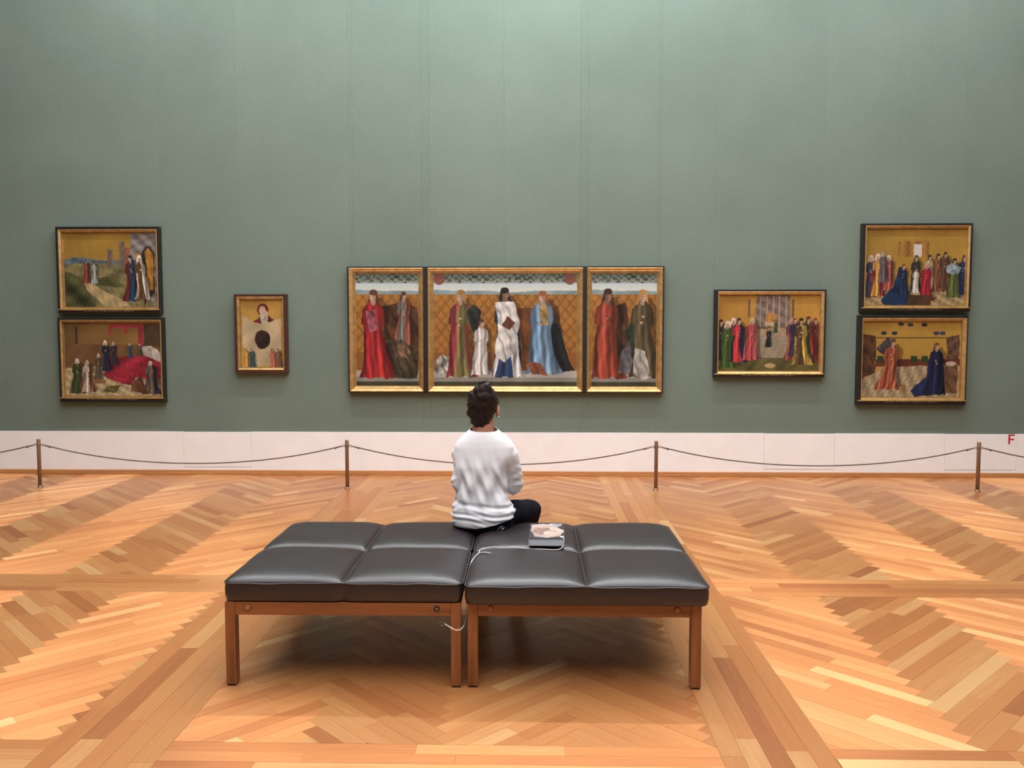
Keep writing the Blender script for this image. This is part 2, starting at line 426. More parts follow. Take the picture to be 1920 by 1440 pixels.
def finish_planks(name, items):
    V, Fc, uvs, tn = [], [], [], []
    for q, ax, t in items:
        A = sum(q[i][0]*q[(i+1) % len(q)][1]-q[(i+1) % len(q)][0]*q[i][1] for i in range(len(q)))
        if A < 0: q = q[::-1]
        v, f = plank_geo(q, ax, random.uniform(-.0004, .0004)); o = len(V); V += v
        ou, ov = random.uniform(0, 50), random.uniform(0, 50)
        for fc in f:
            Fc.append([i+o for i in fc])
            for i in fc:
                x, y = v[i][0]-q[0][0], v[i][1]-q[0][1]
                uvs.append((x*ax[0]+y*ax[1]+ou, -x*ax[1]+y*ax[0]+ov))
        tn += [t]*len(v)
    me = mesh(name, V, Fc)
    uv = me.uv_layers.new(name='grain'); uv.data.foreach_set('uv', np.array(uvs, 'f').ravel())
    at = me.attributes.new('tone', 'FLOAT', 'POINT'); at.data.foreach_set('value', np.array(tn, 'f'))
    return me
def shown(q):
    P = project([(x, y, 0) for x, y in q])
    if min(y for _, y in q) < 1.5: return 0
    P = np.clip(P, [0, 0], [1920, 1440]); x, y = P[:, 0], P[:, 1]
    return abs(np.sum(x*np.roll(y, -1)-np.roll(x, -1)*y))/2
PL.sort(key=lambda t: -shown(t[0]))
for it in PL[:300]: link('plank', finish_planks('plank', [it]), M['parquet'], floor_o)
o = link('parquet_planks', finish_planks('parquet_planks', PL[300:]), M['parquet'], floor_o); o['kind'] = 'stuff'
#@@OBJECTS
# ------------------------------------------------------------------ paintings
class Paint:
    """a small painter that fills a colour grid; x runs 0..aspect, y runs 0..1 downwards"""
    def __init__(s, W, H, step=.0058):
        s.nx, s.ny = max(8, int(W/step)), max(8, int(H/step)); s.a = W/H
        s.X, s.Y = np.meshgrid(np.linspace(0, s.a, s.nx), np.linspace(0, 1, s.ny)); s.I = np.zeros((s.ny, s.nx, 3))
        s.sd = 0
    def wob(s, f=9, seed=0):
        r = np.random.default_rng(seed+11); o = np.zeros_like(s.X)
        for k in range(5):
            a, b, p = r.uniform(-1, 1)*f*(k+1), r.uniform(-1, 1)*f*(k+1), r.uniform(0, 6.3)
            o += np.sin(a*s.X+b*s.Y+p)/(k+1)
        return o/2
    def put(s, m, c, var=.0, f=20, seed=0):
        m = np.clip(m, 0, 1)[..., None]*1.0; c = np.asarray(c, float)[None, None]
        if var: c = c*(1+var*s.wob(f, seed)[..., None])
        s.I = s.I*(1-m)+c*m
    def pm(s, pts, k=.014):
        s.sd += 1; X_ = s.X+k*s.wob(16, s.sd); Y_ = s.Y+k*s.wob(19, s.sd+50); m = np.zeros(s.X.shape, bool); n = len(pts)
        for i in range(n):
            (x1, y1), (x2, y2) = pts[i], pts[(i+1) % n]
            if y1 == y2: continue
            c = ((Y_ < y1) != (Y_ < y2)) & (X_ < (x2-x1)*(Y_-y1)/(y2-y1)+x1); m ^= c
        return m
    def poly(s, pts, c, var=.12, f=40, seed=0):
        m = s.pm(pts); s.put(m, np.asarray(c)*.95, var*1.4, f, seed+s.sd)
        xs_ = [q_[0] for q_ in pts]
        if max(xs_)-min(xs_) > .36: return
        d = np.sin((s.X*.8-s.Y*.3)*95+s.wob(20, s.sd)*3); s.I = np.where((m & (d > .55))[..., None], s.I*(1-var), s.I)
    def ell(s, cx, cy, rx, ry, c, var=.05): s.put(((s.X-cx)/rx)**2+((s.Y-cy)/ry)**2 < 1, c, var)
    def rect(s, x0, y0, x1, y1, c, var=.08, f=15, seed=0): s.put((s.X >= x0) & (s.X <= x1) & (s.Y >= y0) & (s.Y <= y1), c, var, f, seed)
    def grad(s, y0, y1, c0, c1):
        t = np.clip((s.Y-y0)/(y1-y0), 0, 1)[..., None]; c = np.array(c0)*(1-t)+np.array(c1)*t
        m = ((s.Y >= y0) & (s.Y <= y1))[..., None]; s.I = np.where(m, c, s.I)
    def brocade(s, x0, y0, x1, y1, c, k=26):
        p = np.tanh(3*(np.sin(s.X*74)*np.cos(s.Y*60)+.6*np.sin(s.X*148+1)*np.sin(s.Y*120+1)+.5*s.wob(45, 2)))*.75
        m = ((s.X >= x0) & (s.X <= x1) & (s.Y >= y0) & (s.Y <= y1))
        s.I = np.where(m[..., None], np.array(c)*(1+.14*p[..., None]+.10*s.wob(6, 9)[..., None]), s.I)
    def seg(s, x1, y1, x2, y2, r1, r2):
        dx, dy = x2-x1, y2-y1; q = np.clip(((s.X-x1)*dx+(s.Y-y1)*dy)/(dx*dx+dy*dy+1e-9), 0, 1)
        return np.hypot(s.X-x1-q*dx, s.Y-y1-q*dy) < r1+(r2-r1)*q
    def figure(s, cx, feet, h, robe, mantle=None, hair=(60, 35, 22), skin=(205, 165, 130), lean=0.0, w=1.0, veil=None, side=1):
        s.sd += 7; top = feet-h; t = (s.Y-top)/h; ph = s.sd*1.7; robe = np.asarray(robe, float); sk = np.array(skin, float)
        xc = cx+lean*h*(1-t)+.018*h*np.sin(3.2*t+ph); u = (s.X-xc)/(h*w); it = lambda a, b: np.interp(t, a, b)
        T = [.12, .16, .19, .25, .36, .46, .6, .78, .92, 1.0]
        hl = it(T, [.03, .05, .085, .10, .095, .085, .10, .12, .145, .17])*(1+.09*np.sin(9*t+ph)); hr = it(T, [.03, .05, .085, .10, .10, .09, .11, .13, .16, .19])*(1+.09*np.sin(8*t+ph*2))
        hem = 1+.010*np.sin(u*37+ph)+.006*np.sin(u*71)
        m = (u > -hl) & (u < hr) & (t > .125) & (t < hem)
        cs = (u > -hl*.9+.07) & (u < hr+.075) & (t > .1) & (t < .96) & ~m
        s.I = np.where(cs[..., None], s.I*.68, s.I)
        rid = lambda v: np.sign(v)*np.abs(v)**.55
        wb = s.wob(10/h, s.sd)
        fold = .20*rid(np.sin(u*52+wb*.7+t*1.5+ph))*np.clip(t*1.6, .3, 1)+.14*rid(np.sin(u*97-t*5+wb*1.0))+.06*np.sin(t*22+u*60+wb*1.5)
        def drape(mm, col, l=hl, r=hr, k=1.0):
            e = .35*np.clip((u+l)/.05, 0, 1)+.65*np.clip((r-u)/.09, 0, 1)
            c = np.asarray(col, float)[None, None]*((1+k*fold)*(.45+.62*e))[..., None]; s.I = np.where(mm[..., None], np.clip(c, 0, 250), s.I)
        hc = hair if veil is None else veil; X0 = lambda q: cx+lean*h*(1-q)+.018*h*math.sin(3.2*q+ph)
        hx, hy = X0(.08), top+.08*h
        s.ell(hx, hy+.012*h, .054*h, .078*h, hc, .2)
        s.put(s.seg(hx-side*.035*h, hy+.03*h, X0(.25)-side*.055*h, top+.24*h, .03*h, .02*h) | s.seg(hx+side*.03*h, hy+.03*h, X0(.2)+side*.05*h, top+.2*h, .028*h, .02*h), hc, .2)
        drape(m, robe)
        if mantle is not None:
            a = side; v = u*a; ho = np.where(a > 0, hr, hl)
            inn = it([.14, .22, .35, .5, .7, 1.0], [.0, .03, .045, .02, .035, .075])
            drape((v > inn) & (v < ho*1.12) & (t > .15) & (t < hem), mantle, hl*1.1, hr*1.15, 1.2)
            ho2 = np.where(a > 0, hl, hr)
            drape((v < -ho2+it([.15, .3, .6, 1], [.02, .035, .02, .045])) & (v > -ho2*1.1) & (t > .18) & (t < hem), mantle, hl*1.1, hr*1.1)
        for a in (-1, 1):
            ax, ay = X0(.24)+a*.082*h*w, top+.235*h; ex, ey = X0(.36)+a*.095*h*w, top+.37*h; hx2, hy2 = X0(.4)+a*.018*h, top+(.36+.05*math.sin(ph+a))*h
            col = robe*.9 if (mantle is None or a != side) else np.asarray(mantle, float)*.85
            drape(s.seg(ax, ay, ex, ey, .034*h, .036*h) | s.seg(ex, ey, hx2, hy2, .034*h, .02*h), col, hl*1.3, hr*1.3)
            s.ell(hx2-a*.008*h, hy2, .018*h, .014*h, sk*.95)
        s.put(s.seg(hx, hy+.04*h, X0(.15), top+.155*h, .022*h, .027*h), sk*.82)
        fx = hx+.008*h*side
        s.ell(fx, hy+.008*h, .036*h, .053*h, sk, .04)
        s.put((((s.X-fx)/(.036*h))**2+((s.Y-hy-.008*h)/(.053*h))**2 < 1) & ((s.X-fx)*side < -.008*h), sk*.8)
        for q in (-.014, .014): s.ell(fx+q*h+.004*h*side, hy+.002*h, .008*h, .0045*h, sk*.45)
        s.ell(fx+.006*h*side, hy+.036*h, .011*h, .004*h, sk*np.array([.8, .5, .5]))
        s.put((((s.X-hx)/(.047*h))**2+((s.Y-(top+.036*h))/(.034*h))**2 < 1), hc, .15)
    def data(s):
        n = np.random.default_rng(5).normal(0, 3.0, s.I.shape[:2])[..., None]
        g = s.I.mean(-1, keepdims=True); return lin(np.clip((g+(s.I-g)*.82)*.90+n, 0, 255))
def paint_mesh(name, p, x0, x1, z0, z1, y):
    nx, ny = p.nx, p.ny
    xs = np.linspace(x0, x1, nx); zs = np.linspace(z1, z0, ny)
    XX, ZZ = np.meshgrid(xs, zs); V = np.stack([XX, np.full_like(XX, y), ZZ], -1).reshape(-1, 3)
    i = np.arange(nx*ny).reshape(ny, nx)
    Fq = np.stack([i[:-1, :-1], i[1:, :-1], i[1:, 1:], i[:-1, 1:]], -1).reshape(-1, 4)
    me = bpy.data.meshes.new(name); me.vertices.add(len(V)); me.vertices.foreach_set('co', V.astype('f').ravel())
    me.loops.add(Fq.size); me.loops.foreach_set('vertex_index', Fq.astype('i').ravel())
    me.polygons.add(len(Fq)); me.polygons.foreach_set('loop_start', np.arange(0, Fq.size, 4, dtype='i'))
    me.update(calc_edges=True)
    c = np.concatenate([p.data(), np.ones((ny, nx, 1))], -1).astype('f')
    a = me.color_attributes.new('paint', 'FLOAT_COLOR', 'POINT'); a.data.foreach_set('color', c.ravel())
    return me
def ring_mesh(name, rects, close=True):
    """mitred frame: rects are (x0,x1,z0,z1,y) loops, bridged in order"""
    V, Fc = [], []
    for x0, x1, z0, z1, y in rects: V += [(x0, y, z0), (x1, y, z0), (x1, y, z1), (x0, y, z1)]
    for k in range(len(rects)-1):
        for i in range(4): Fc.append([4*k+i, 4*k+(i+1) % 4, 4*k+4+(i+1) % 4, 4*k+4+i])
    return mesh(name, V, Fc)
def grow(r, d, db=None): return (r[0]-d, r[1]+d, r[2]-(d if db is None else db), r[3]+d)
def rect_px(tl, tr, bl, br, Y):
    P = [on_plane(*p, Y) for p in (tl, tr, bl, br)]
    return ((P[0][0]+P[2][0])/2, (P[1][0]+P[3][0])/2, (P[2][2]+P[3][2])/2, (P[0][2]+P[1][2])/2)
FD = .072                       # frame depth off the wall
def gilt(parent, go, cv, y, mat='gold', name='gilt_frame'):
    w = cv[0]-go[0]
    a = grow(cv, .55*min(cv[0]-go[0], go[1]-cv[1], cv[2]-go[2], go[3]-cv[3]))
    def L(r, yy): return (*r, yy)
    g1 = (go[0]+.006, go[1]-.006, go[2]+.006, go[3]-.006)
    me = ring_mesh(name, [L(go, y+.012), L(go, y-.004), L(g1, y-.006), L(a, y+.006), L(grow(a, -.005), y+.005), L(grow(cv, .004), y+.030), L(cv, y+.030), L(cv, y+.04)])
    return link(name, me, M[mat], parent)
def blackframe(parent, ou, go, y, mat='blackframe', name='outer_frame'):
    def L(r, yy): return (*r, yy)
    o1 = (ou[0]+.004, ou[1]-.004, ou[2]+.004, ou[3]-.004)
    me = ring_mesh(name, [L(ou, .0), L(ou, y+.004), L(o1, y), L(go, y), L(go, y+.02), L(go, 0)])
    return link(name, me, M[mat], parent)
def single(name, label, ou, go, cv, painter, mats=('blackframe', 'gold'), ledge=True, capw=.5):
    cx, cz = (ou[0]+ou[1])/2, ou[2]
    t = thing(name, label, 'painting', (cx, WY-.001, cz))
    sh = lambda r: (r[0]-cx, r[1]-cx, r[2]-cz, r[3]-cz)
    ou, go, cv = sh(ou), sh(go), sh(cv)
    link('backing', box_mesh('backing', (ou[0]+.01, -.03, ou[2]+.01), (ou[1]-.01, -.004, ou[3]-.01)), M['frameback'], t)
    blackframe(t, ou, go, -FD, mats[0]); gilt(t, go, cv, -FD+.004, mats[1])
    p = Paint(cv[1]-cv[0], cv[3]-cv[2]); painter(p)
    link('painted_panel', paint_mesh('painted_panel', p, cv[0], cv[1], cv[2], cv[3], -FD+.036), M['paint'], t)
    if ledge:
        link('ledge', box_mesh('ledge', (ou[0]+.006, -FD-.012, go[2]-.008), (ou[1]-.006, -FD+.002, go[2]+.002), .002, 1), M['gold_line'], t)
        w = (go[1]-go[0])*capw/2
        link('caption_strip', box_mesh('caption_strip', (-w, -FD-.002, go[2]-.022), (w, -FD, go[2]-.014)), M['caption'], t)
    return t
GOLDBG = (176, 132, 44)
def goldground(p, c=GOLDBG):
    p.I[:] = c; p.I *= (1+.07*p.wob(5, 3)+.04*p.wob(25, 4))[..., None]
def art_meeting(p):             # two cloaked figures by a grey gate, path through green hills, gold sky
    goldground(p); a = p.a
    p.poly([(0, .36), (.2, .33), (.55, .37), (a, .36), (a, .5), (0, .5)], (92, 112, 126), .2)
    p.poly([(0, .42), (.4, .40), (a, .44), (a, 1), (0, 1)], (132, 120, 72), .2, 20)
    p.poly([(0, .52), (.22, .6), (.3, .75), (.42, 1), (0, 1)], (74, 76, 40), .35, 25, 3)
    p.poly([(.25, .66), (.34, .68), (.8, .9), (.9, 1), (.55, 1), (.3, .76)], (196, 166, 110), .12)
    p.poly([(.42, .62), (.7, .58), (.82, .72), (.45, .72)], (82, 84, 44), .3)
    for x, y0, w, c in ((.60, .22, .07, (120, 104, 88)), (.76, .12, .08, (128, 108, 92)), (.84, .2, .1, (160, 88, 56))): p.rect(x, y0, x+w, .48, c, .2, 40)
    p.poly([(.92, .0), (a, 0), (a, 1), (1.2, 1), (1.17, .3), (.98, .28), (.96, .5), (.9, .5)], (140, 132, 126), .2, 50)
    p.poly([(1.08, 1), (1.06, .3), (1.12, .18), (1.19, .18), (1.24, .3), (1.24, .82), (1.12, .9)], (58, 46, 42)); p.poly([(1.13, .78), (1.12, .26), (1.17, .2), (1.22, .3), (1.22, .76)], (204, 140, 38))
    p.figure(.30, .68, .32, (150, 62, 44), (96, 44, 44)); p.figure(.41, .68, .3, (150, 160, 158))
    p.figure(.90, .92, .62, (30, 62, 84), (104, 30, 34), (30, 34, 56), lean=.03, side=-1, veil=(34, 40, 66)); p.figure(1.06, .9, .6, (98, 66, 36), (190, 178, 164), lean=-.03, veil=(216, 208, 200))
def art_bedroom(p):             # red bed and seated women in a brown room
    a = p.a; p.I[:] = (140, 100, 48); p.I *= (1+.12*p.wob(6, 3))[..., None]
    p.rect(0, 0, .16, .35, (112, 84, 44)); p.rect(.15, .05, .18, .34, (66, 46, 34))
    p.rect(0, .3, a, .6, (118, 82, 46), .12); p.poly([(0, .62), (.5, .6), (a, .85), (a, 1), (0, 1)], (196, 172, 122), .16, 60)
    p.rect(.62, .02, 1.08, .07, (176, 50, 62)); p.rect(1.02, .04, 1.09, .33, (170, 44, 58)); p.rect(.62, .05, .66, .17, (176, 50, 62)); p.rect(.83, .04, .87, .15, (176, 50, 62))
    p.rect(1.1, .02, a, .33, (84, 62, 42), .2)
    p.poly([(.53, .72), (.58, .5), (.85, .45), (1.1, .44), (a, .54), (a, .76), (.98, .74), (.9, .86), (.78, .84)], (172, 34, 54), .2, 20)
    p.poly([(1.05, .33), (1.2, .32), (1.32, .4), (a, .38), (a, .54), (1.12, .46)], (212, 198, 182), .15, 30)
    for x, f, h, c, v in ((.57, .66, .42, (34, 36, 60), (214, 206, 196)), (.68, .58, .32, (46, 42, 58), (206, 190, 170)), (.9, .48, .2, (40, 74, 100), (206, 198, 170)), (1.04, .46, .17, (66, 84, 50), (206, 198, 180)), (.46, .78, .36, (88, 74, 62), (200, 180, 160))): p.figure(x, f, h, c, None, veil=v)
    p.figure(.16, .97, .48, (52, 72, 34), (86, 74, 50), veil=(216, 208, 196), w=1.3); p.figure(.3, .95, .44, (186, 168, 146), (120, 70, 52), veil=(210, 196, 184), w=1.3)
    p.figure(1.18, .98, .46, (104, 84, 68), (38, 40, 66), veil=(208, 196, 188), w=1.5); p.poly([(.9, .8), (1.06, .72), (1.14, .98), (.9, .94)], (124, 74, 46), .2)
    p.poly([(.56, .86), (.78, .86), (.7, .95), (.5, .95)], (112, 100, 48), .15); p.ell(.47, .8, .09, .035, (146, 98, 56))
def art_cloth(p):               # half-length red figure behind a plain pale hanging cloth, gold ground
    goldground(p, (204, 152, 60)); a = p.a
    p.poly([(.13, .36), (.24, .29), (.3, .24), (.42, .24), (.5, .3), (.58, .36), (.4, .42)], (112, 30, 34), .2)
    p.ell(.325, .15, .085, .095, (120, 34, 32)); p.poly([(.27, .16), (.4, .16), (.4, .38), (.3, .38)], (204, 184, 156), .1); p.ell(.318, .155, .05, .062, (210, 170, 140))
    p.poly([(.02, .26), (.05, .25), (.12, .31), (.3, .35), (.46, .33), (.56, .28), (.6, .27), (.6, .72), (.5, .82), (.48, .98), (.16, .98), (.14, .8), (.02, .7)], (206, 180, 134), .1, 12)
    p.poly([(.31+.115*math.cos(a_), .59+.14*math.sin(a_)) for a_ in np.linspace(0, 6.28, 18, endpoint=False)], (58, 36, 30), .2)
    for x, c in ((.06, (206, 150, 60)), (.15, (50, 78, 84)), (.46, (190, 96, 76)), (.55, (120, 84, 66))): p.figure(x, 1.02, .3, c, None, (96, 54, 40), w=1.2)
def art_steps(p):               # crowd either side of a grey stair and church front
    goldground(p, (196, 138, 46)); a = p.a
    p.poly([(.48, 0), (.93, 0), (.93, .48), (.48, .48)], (136, 114, 100), .18, 50); p.rect(.38, .06, .41, .3, (112, 92, 74)); p.rect(.95, .06, .98, .3, (112, 92, 74))
    for x in (.53, .62, .70, .78, .87): p.rect(x, .02, x+.02, .46, (168, 146, 126))
    p.poly([(.62, .4), (.62, .28), (.68, .23), (.74, .28), (.74, .4)], (206, 140, 54)); p.rect(.6, .36, .76, .4, (196, 170, 140))
    p.rect(0, .42, a, 1, (104, 92, 48), .2, 15); p.poly([(.5, .44), (.88, .44), (.92, .84), (.46, .84)], (176, 146, 112), .1)
    for k in range(9): p.rect(.47, .54+k*.034, .91, .556+k*.034, (138, 134, 112))
    p.rect(0, .83, a, 1, (96, 88, 44), .25, 18)
    for x, f, h, c, m, v in ((.04, .86, .54, (34, 34, 52), (110, 44, 38), (60, 30, 26)), (.2, .9, .6, (108, 84, 70), None, (214, 188, 164)), (.12, .96, .62, (58, 88, 34), None, (206, 196, 176)), (.26, .88, .58, (196, 44, 48), (34, 32, 60), (44, 42, 74)), (.43, .86, .56, (168, 60, 64), (176, 76, 74), (222, 196, 140))): p.figure(x, f, h, c, m, veil=v, w=1.15)
    p.figure(.65, .69, .26, (26, 34, 42), None, (150, 80, 50)); p.figure(.74, .5, .16, (50, 74, 42))
    for x, f, h, c, m, hr in ((1.26, .86, .56, (122, 48, 44), None, (160, 60, 50)), (.96, .86, .56, (126, 56, 46), (150, 84, 70), (186, 150, 130)), (1.0, .8, .5, (44, 40, 80), None, (150, 56, 50)), (1.18, .88, .6, (64, 84, 42), (128, 40, 40), (80, 50, 40)), (1.08, .92, .62, (84, 58, 38), (196, 156, 56), (44, 32, 28))): p.figure(x, f, h, c, m, hr, w=1.15)
    p.ell(.68, .93, .07, .03, (196, 156, 108))
def art_wedding(p):             # kneeling blue and red figures, crowd behind, gold ground
    goldground(p); a = p.a
    p.rect(.42, .16, .82, .36, (160, 108, 40), .25, 60); p.rect(.62, .2, .73, .36, (206, 196, 186)); p.poly([(0, .8), (a, .78), (a, 1), (0, 1)], (176, 148, 96), .2, 60)
    for x, f, h, c, m, hr in ((.06, .9, .56, (40, 52, 74), (160, 40, 44), (196, 186, 172)), (.15, .88, .56, (192, 138, 52), (120, 36, 42), (206, 186, 170)), (.3, .8, .46, (170, 74, 62), (120, 60, 70), (214, 200, 190)), (.22, .7, .4, (96, 84, 90), None, (150, 140, 140))): p.figure(x, f, h, c, m, veil=hr)
    for x, f, h, c, hr in ((.84, .8, .46, (190, 160, 120), (40, 26, 22)), (.95, .82, .5, (120, 76, 44), (64, 40, 30)), (1.04, .78, .48, (92, 58, 40), (40, 30, 26)), (1.28, .86, .52, (36, 48, 88), (96, 50, 60)), (1.15, .9, .52, (88, 98, 48), (44, 40, 60))): p.figure(x, f, h, c, None, hr, w=1.2)
    p.poly([(1.04, .5), (1.12, .44), (1.24, .5), (1.2, .6), (1.06, .58)], (150, 172, 178), .15)
    p.figure(.66, .84, .5, (56, 46, 42), (44, 58, 40), (70, 62, 54)); p.figure(.66, .84, .34, (206, 192, 180))
    p.poly([(.2, .95), (.36, .76), (.44, .5), (.52, .52), (.56, .8), (.6, 1), (.24, 1)], (24, 46, 84), .25, 25); p.figure(.5, .9, .44, (26, 44, 76), None, (110, 60, 34))
    p.figure(.8, .94, .5, (164, 26, 44), None, (206, 160, 140), w=1.2); p.rect(.56, .86, .86, 1, (76, 50, 32), .2)
def art_chamber(p):             # kneeling red figure and blue robed figure in a walled room
    goldground(p, (190, 142, 48)); a = p.a
    p.poly([(0, .18), (.18, .2), (.18, .72), (.05, .8), (0, .8)], (98, 60, 36), .2, 30); p.poly([(1.1, .22), (1.26, .18), (1.26, .6), (1.1, .6)], (112, 78, 58), .2, 50)
    p.rect(.18, .215, 1.12, .225, (92, 60, 30)); p.rect(.18, .5, 1.3, .6, (104, 44, 32), .15)
    for x in (.2, .64, .78): p.rect(x, .46, x+.08, .54, (38, 66, 34))
    p.poly([(0, .78), (.3, .6), (a, .58), (a, 1), (0, 1)], (178, 152, 112), .18, 60)
    for x, y in ((.5, .04), (.62, .05), (.8, .05), (.28, .16), (.42, .16), (.96, .16), (1.04, .16)): p.ell(x, y, .04, .025, (50, 52, 74), .3)
    p.poly([(.18, .36), (.32, .22), (.46, .25), (.3, .44)], (72, 66, 70), .3)
    p.figure(.32, .9, .66, (152, 72, 46), (176, 92, 56), (110, 70, 36), lean=.13, w=1.2)
    p.poly([(.64, .92), (.84, .74), (.9, .4), (1.04, .4), (1.1, .96), (.7, 1)], (28, 40, 84), .22, 25); p.figure(.96, .96, .68, (26, 34, 72), (18, 22, 46), (120, 70, 34), w=1.1)
    p.poly([(1.08, .58), (1.24, .58), (1.26, .94), (1.1, .94)], (124, 82, 54), .2); p.ell(1.16, .56, .07, .03, (196, 176, 150)); p.ell(.56, .89, .03, .06, (150, 104, 54))
QB = WY-FD
def R4(*c): return rect_px(*c, QB)
single('gate_scene_painting', 'framed panel with two embracing cloaked figures by a grey gate, upper left on wall',
       R4((103.5, 424.5), (298, 425), (108, 588), (301, 587)), R4((108.2, 429.6), (293.8, 430.4), (112.2, 580.3), (297.3, 580.3)), R4((115.6, 435.6), (289.4, 436.4), (119, 575.6), (293, 575.6)), art_meeting)
single('bedroom_scene_painting', 'framed panel with a red bed and white-veiled women, lower left on wall',
       R4((106.4, 596), (304, 595), (113, 755), (310, 754)), R4((110.9, 599.8), (301.2, 599.8), (117, 745.8), (305.7, 745.8)), R4((117.5, 605), (298.5, 605), (120, 742.5), (300.5, 742.5)), art_bedroom, ('blackframe', 'gold_dull'))
single('cloth_painting', 'small upright red-framed painting of a figure behind a pale hanging cloth',
       R4((437.2, 551.1), (536.5, 551.5), (441.5, 700), (539, 698.6)), R4((443.5, 556.5), (530.5, 556.5), (446, 694), (533, 694)), R4((449.7, 561.7), (527.2, 561.7), (451.7, 689), (529.6, 688.4)), art_cloth, ('brownframe', 'gold_dull'), False)
single('stair_scene_painting', 'framed panel with crowds beside grey church steps, right of the triptych',
       R4((1341, 543.3), (1551.5, 542.2), (1338, 708.5), (1544.6, 707)), R4((1347.7, 547), (1546.7, 546.2), (1344, 700.8), (1543, 700.8)), R4((1349.9, 552.8), (1539.4, 552), (1347.7, 695.7), (1535.8, 695.7)), art_steps)
single('wedding_scene_painting', 'framed gold-ground panel with a kneeling blue figure before a crowd, upper right on wall',
       R4((1617, 419.8), (1825, 417.2), (1614.5, 585), (1819.7, 583)), R4((1623, 423.8), (1820.2, 421.9), (1620.4, 577.4), (1817, 576.4)), R4((1626, 429), (1813.9, 427.7), (1625, 573), (1811, 571.6)), art_wedding)
single('chamber_scene_painting', 'framed gold-ground panel with only two figures, red and dark blue, lower right on wall',
       R4((1610.5, 591.6), (1817, 590.2), (1606.5, 760), (1810, 759)), R4((1617.7, 596.7), (1813.6, 595.9), (1613.8, 750.6), (1809, 750.6)), R4((1620, 602.5), (1805, 601), (1616, 746), (1801, 744)), art_chamber)

# the triptych: three gilt-framed panels held in one dark frame
def trip_ground(p):
    a = p.a; p.I[:] = (130, 120, 110)
    p.grad(0, .09, (110, 122, 112), (150, 160, 150)); p.put((np.sin(p.X*95+3*p.wob(30, 5))*np.cos(p.Y*120+2*p.wob(34, 6)) > .0) & (p.Y < .075+.012*np.sin(p.X*60)), (78, 88, 72), .3)
    p.grad(.085, .17, (186, 208, 216), (226, 218, 200)); p.put((p.Y > .155+.012*p.wob(9, 3)) & (p.Y < .2), (130, 156, 160), .15)
    p.brocade(0, .185, a, .88, (166, 106, 38)); p.rect(0, .7, a, .88, (150, 88, 36), .12)
    p.rect(0, .86, a, .93, (176, 168, 158), .08); p.rect(0, .925, a, .965, (140, 136, 126)); p.rect(0, .96, a, 1, (66, 64, 44), .2)
def art_left(p):
    trip_ground(p); p.poly([(.22, .3), (.4, .25), (.56, .3), (.56, .86), (.3, .86)], (92, 54, 30), .3, 20)
    p.figure(.42, .66, .5, (104, 100, 92), (160, 80, 62), (92, 50, 32), side=1, w=.95)
    p.poly([(.28, .66), (.4, .58), (.5, .64), (.56, .66), (.56, .94), (.3, .94), (.34, .8)], (72, 62, 42), .35, 25); p.poly([(.26, .6), (.36, .58), (.48, .7), (.46, .76), (.34, .74)], (122, 92, 68), .3, 40)
    p.figure(.17, .93, .79, (176, 36, 38), (150, 26, 34), (92, 50, 34), w=1.05, side=-1); p.poly([(.1, .34), (.18, .32), (.2, .5), (.12, .52)], (196, 96, 110), .25)
def art_mid(p):
    trip_ground(p)
    for x in (.02, 1.18): p.ell(x+.03, .05, .05, .05, (140, 78, 64))
    p.poly([(.98, .3), (1.1, .3), (1.18, .82), (.8, .8), (.74, .3)], (120, 66, 30), .2, 20)
    p.poly([(.02, .78), (.08, .72), (.16, .76), (.16, .88), (.02, .88)], (186, 180, 168), .3, 40)
    p.figure(.24, .92, .78, (116, 104, 58), (150, 52, 58), (170, 122, 62), side=-1, w=.95); p.poly([(.3, .34), (.36, .28), (.42, .34), (.4, .6), (.34, .5)], (44, 50, 48), .25)
    p.poly([(.52, .9), (.56, .4), (.74, .4), (.8, .9)], (28, 48, 86), .25, 20)
    p.figure(.64, .92, .8, (36, 56, 96), (214, 210, 208), (34, 26, 24), skin=(150, 112, 84), w=1.0); p.poly([(.56, .26), (.72, .26), (.76, .42), (.72, .7), (.62, .78), (.55, .7), (.58, .44)], (216, 212, 206), .2, 30)
    p.poly([(.6, .45), (.66, .38), (.73, .43), (.67, .5)], (122, 66, 46))
    p.figure(.42, .9, .5, (206, 200, 194), None, (96, 58, 40), w=1.05)
    p.poly([(.98, .44), (1.12, .44), (1.2, .74), (1.26, .86), (1.0, .86)], (34, 36, 44), .3, 20)
    p.figure(.97, .89, .74, (108, 142, 172), (96, 132, 166), (150, 84, 44), w=1.15, side=-1); p.poly([(.94, .3), (.99, .26), (1.03, .36), (1.03, .46), (.96, .46)], (186, 150, 84), .2); p.poly([(.84, .8), (.96, .8), (1.02, .9), (.88, .9)], (140, 72, 46), .2)
def art_right(p):
    trip_ground(p); p.poly([(.14, .3), (.3, .26), (.36, .8), (.2, .86)], (88, 52, 36), .25, 20)
    p.poly([(.3, .5), (.4, .36), (.44, .6), (.36, .8)], (48, 66, 46), .25)
    p.figure(.14, .93, .8, (160, 62, 44), (126, 50, 32), (58, 40, 32), skin=(150, 108, 82), w=1.05)
    p.poly([(.24, .88), (.26, .7), (.34, .6), (.36, .88)], (112, 112, 116), .2)
    p.figure(.46, .92, .78, (92, 80, 54), (80, 68, 44), (190, 132, 66), w=1.0); p.poly([(.36, .88), (.38, .66), (.48, .7), (.52, .92), (.42, .94)], (204, 198, 186), .2, 30)
t_ou = rect_px((649.7, 500), (1246.2, 498.4), (654, 737), (1243, 737.6), QB)
cx, cz = (t_ou[0]+t_ou[1])/2, t_ou[2]
trip = thing('triptych', 'wide three-panel altarpiece in gilt and black frames at the centre of the wall', 'painting', (cx, WY-.001, cz))
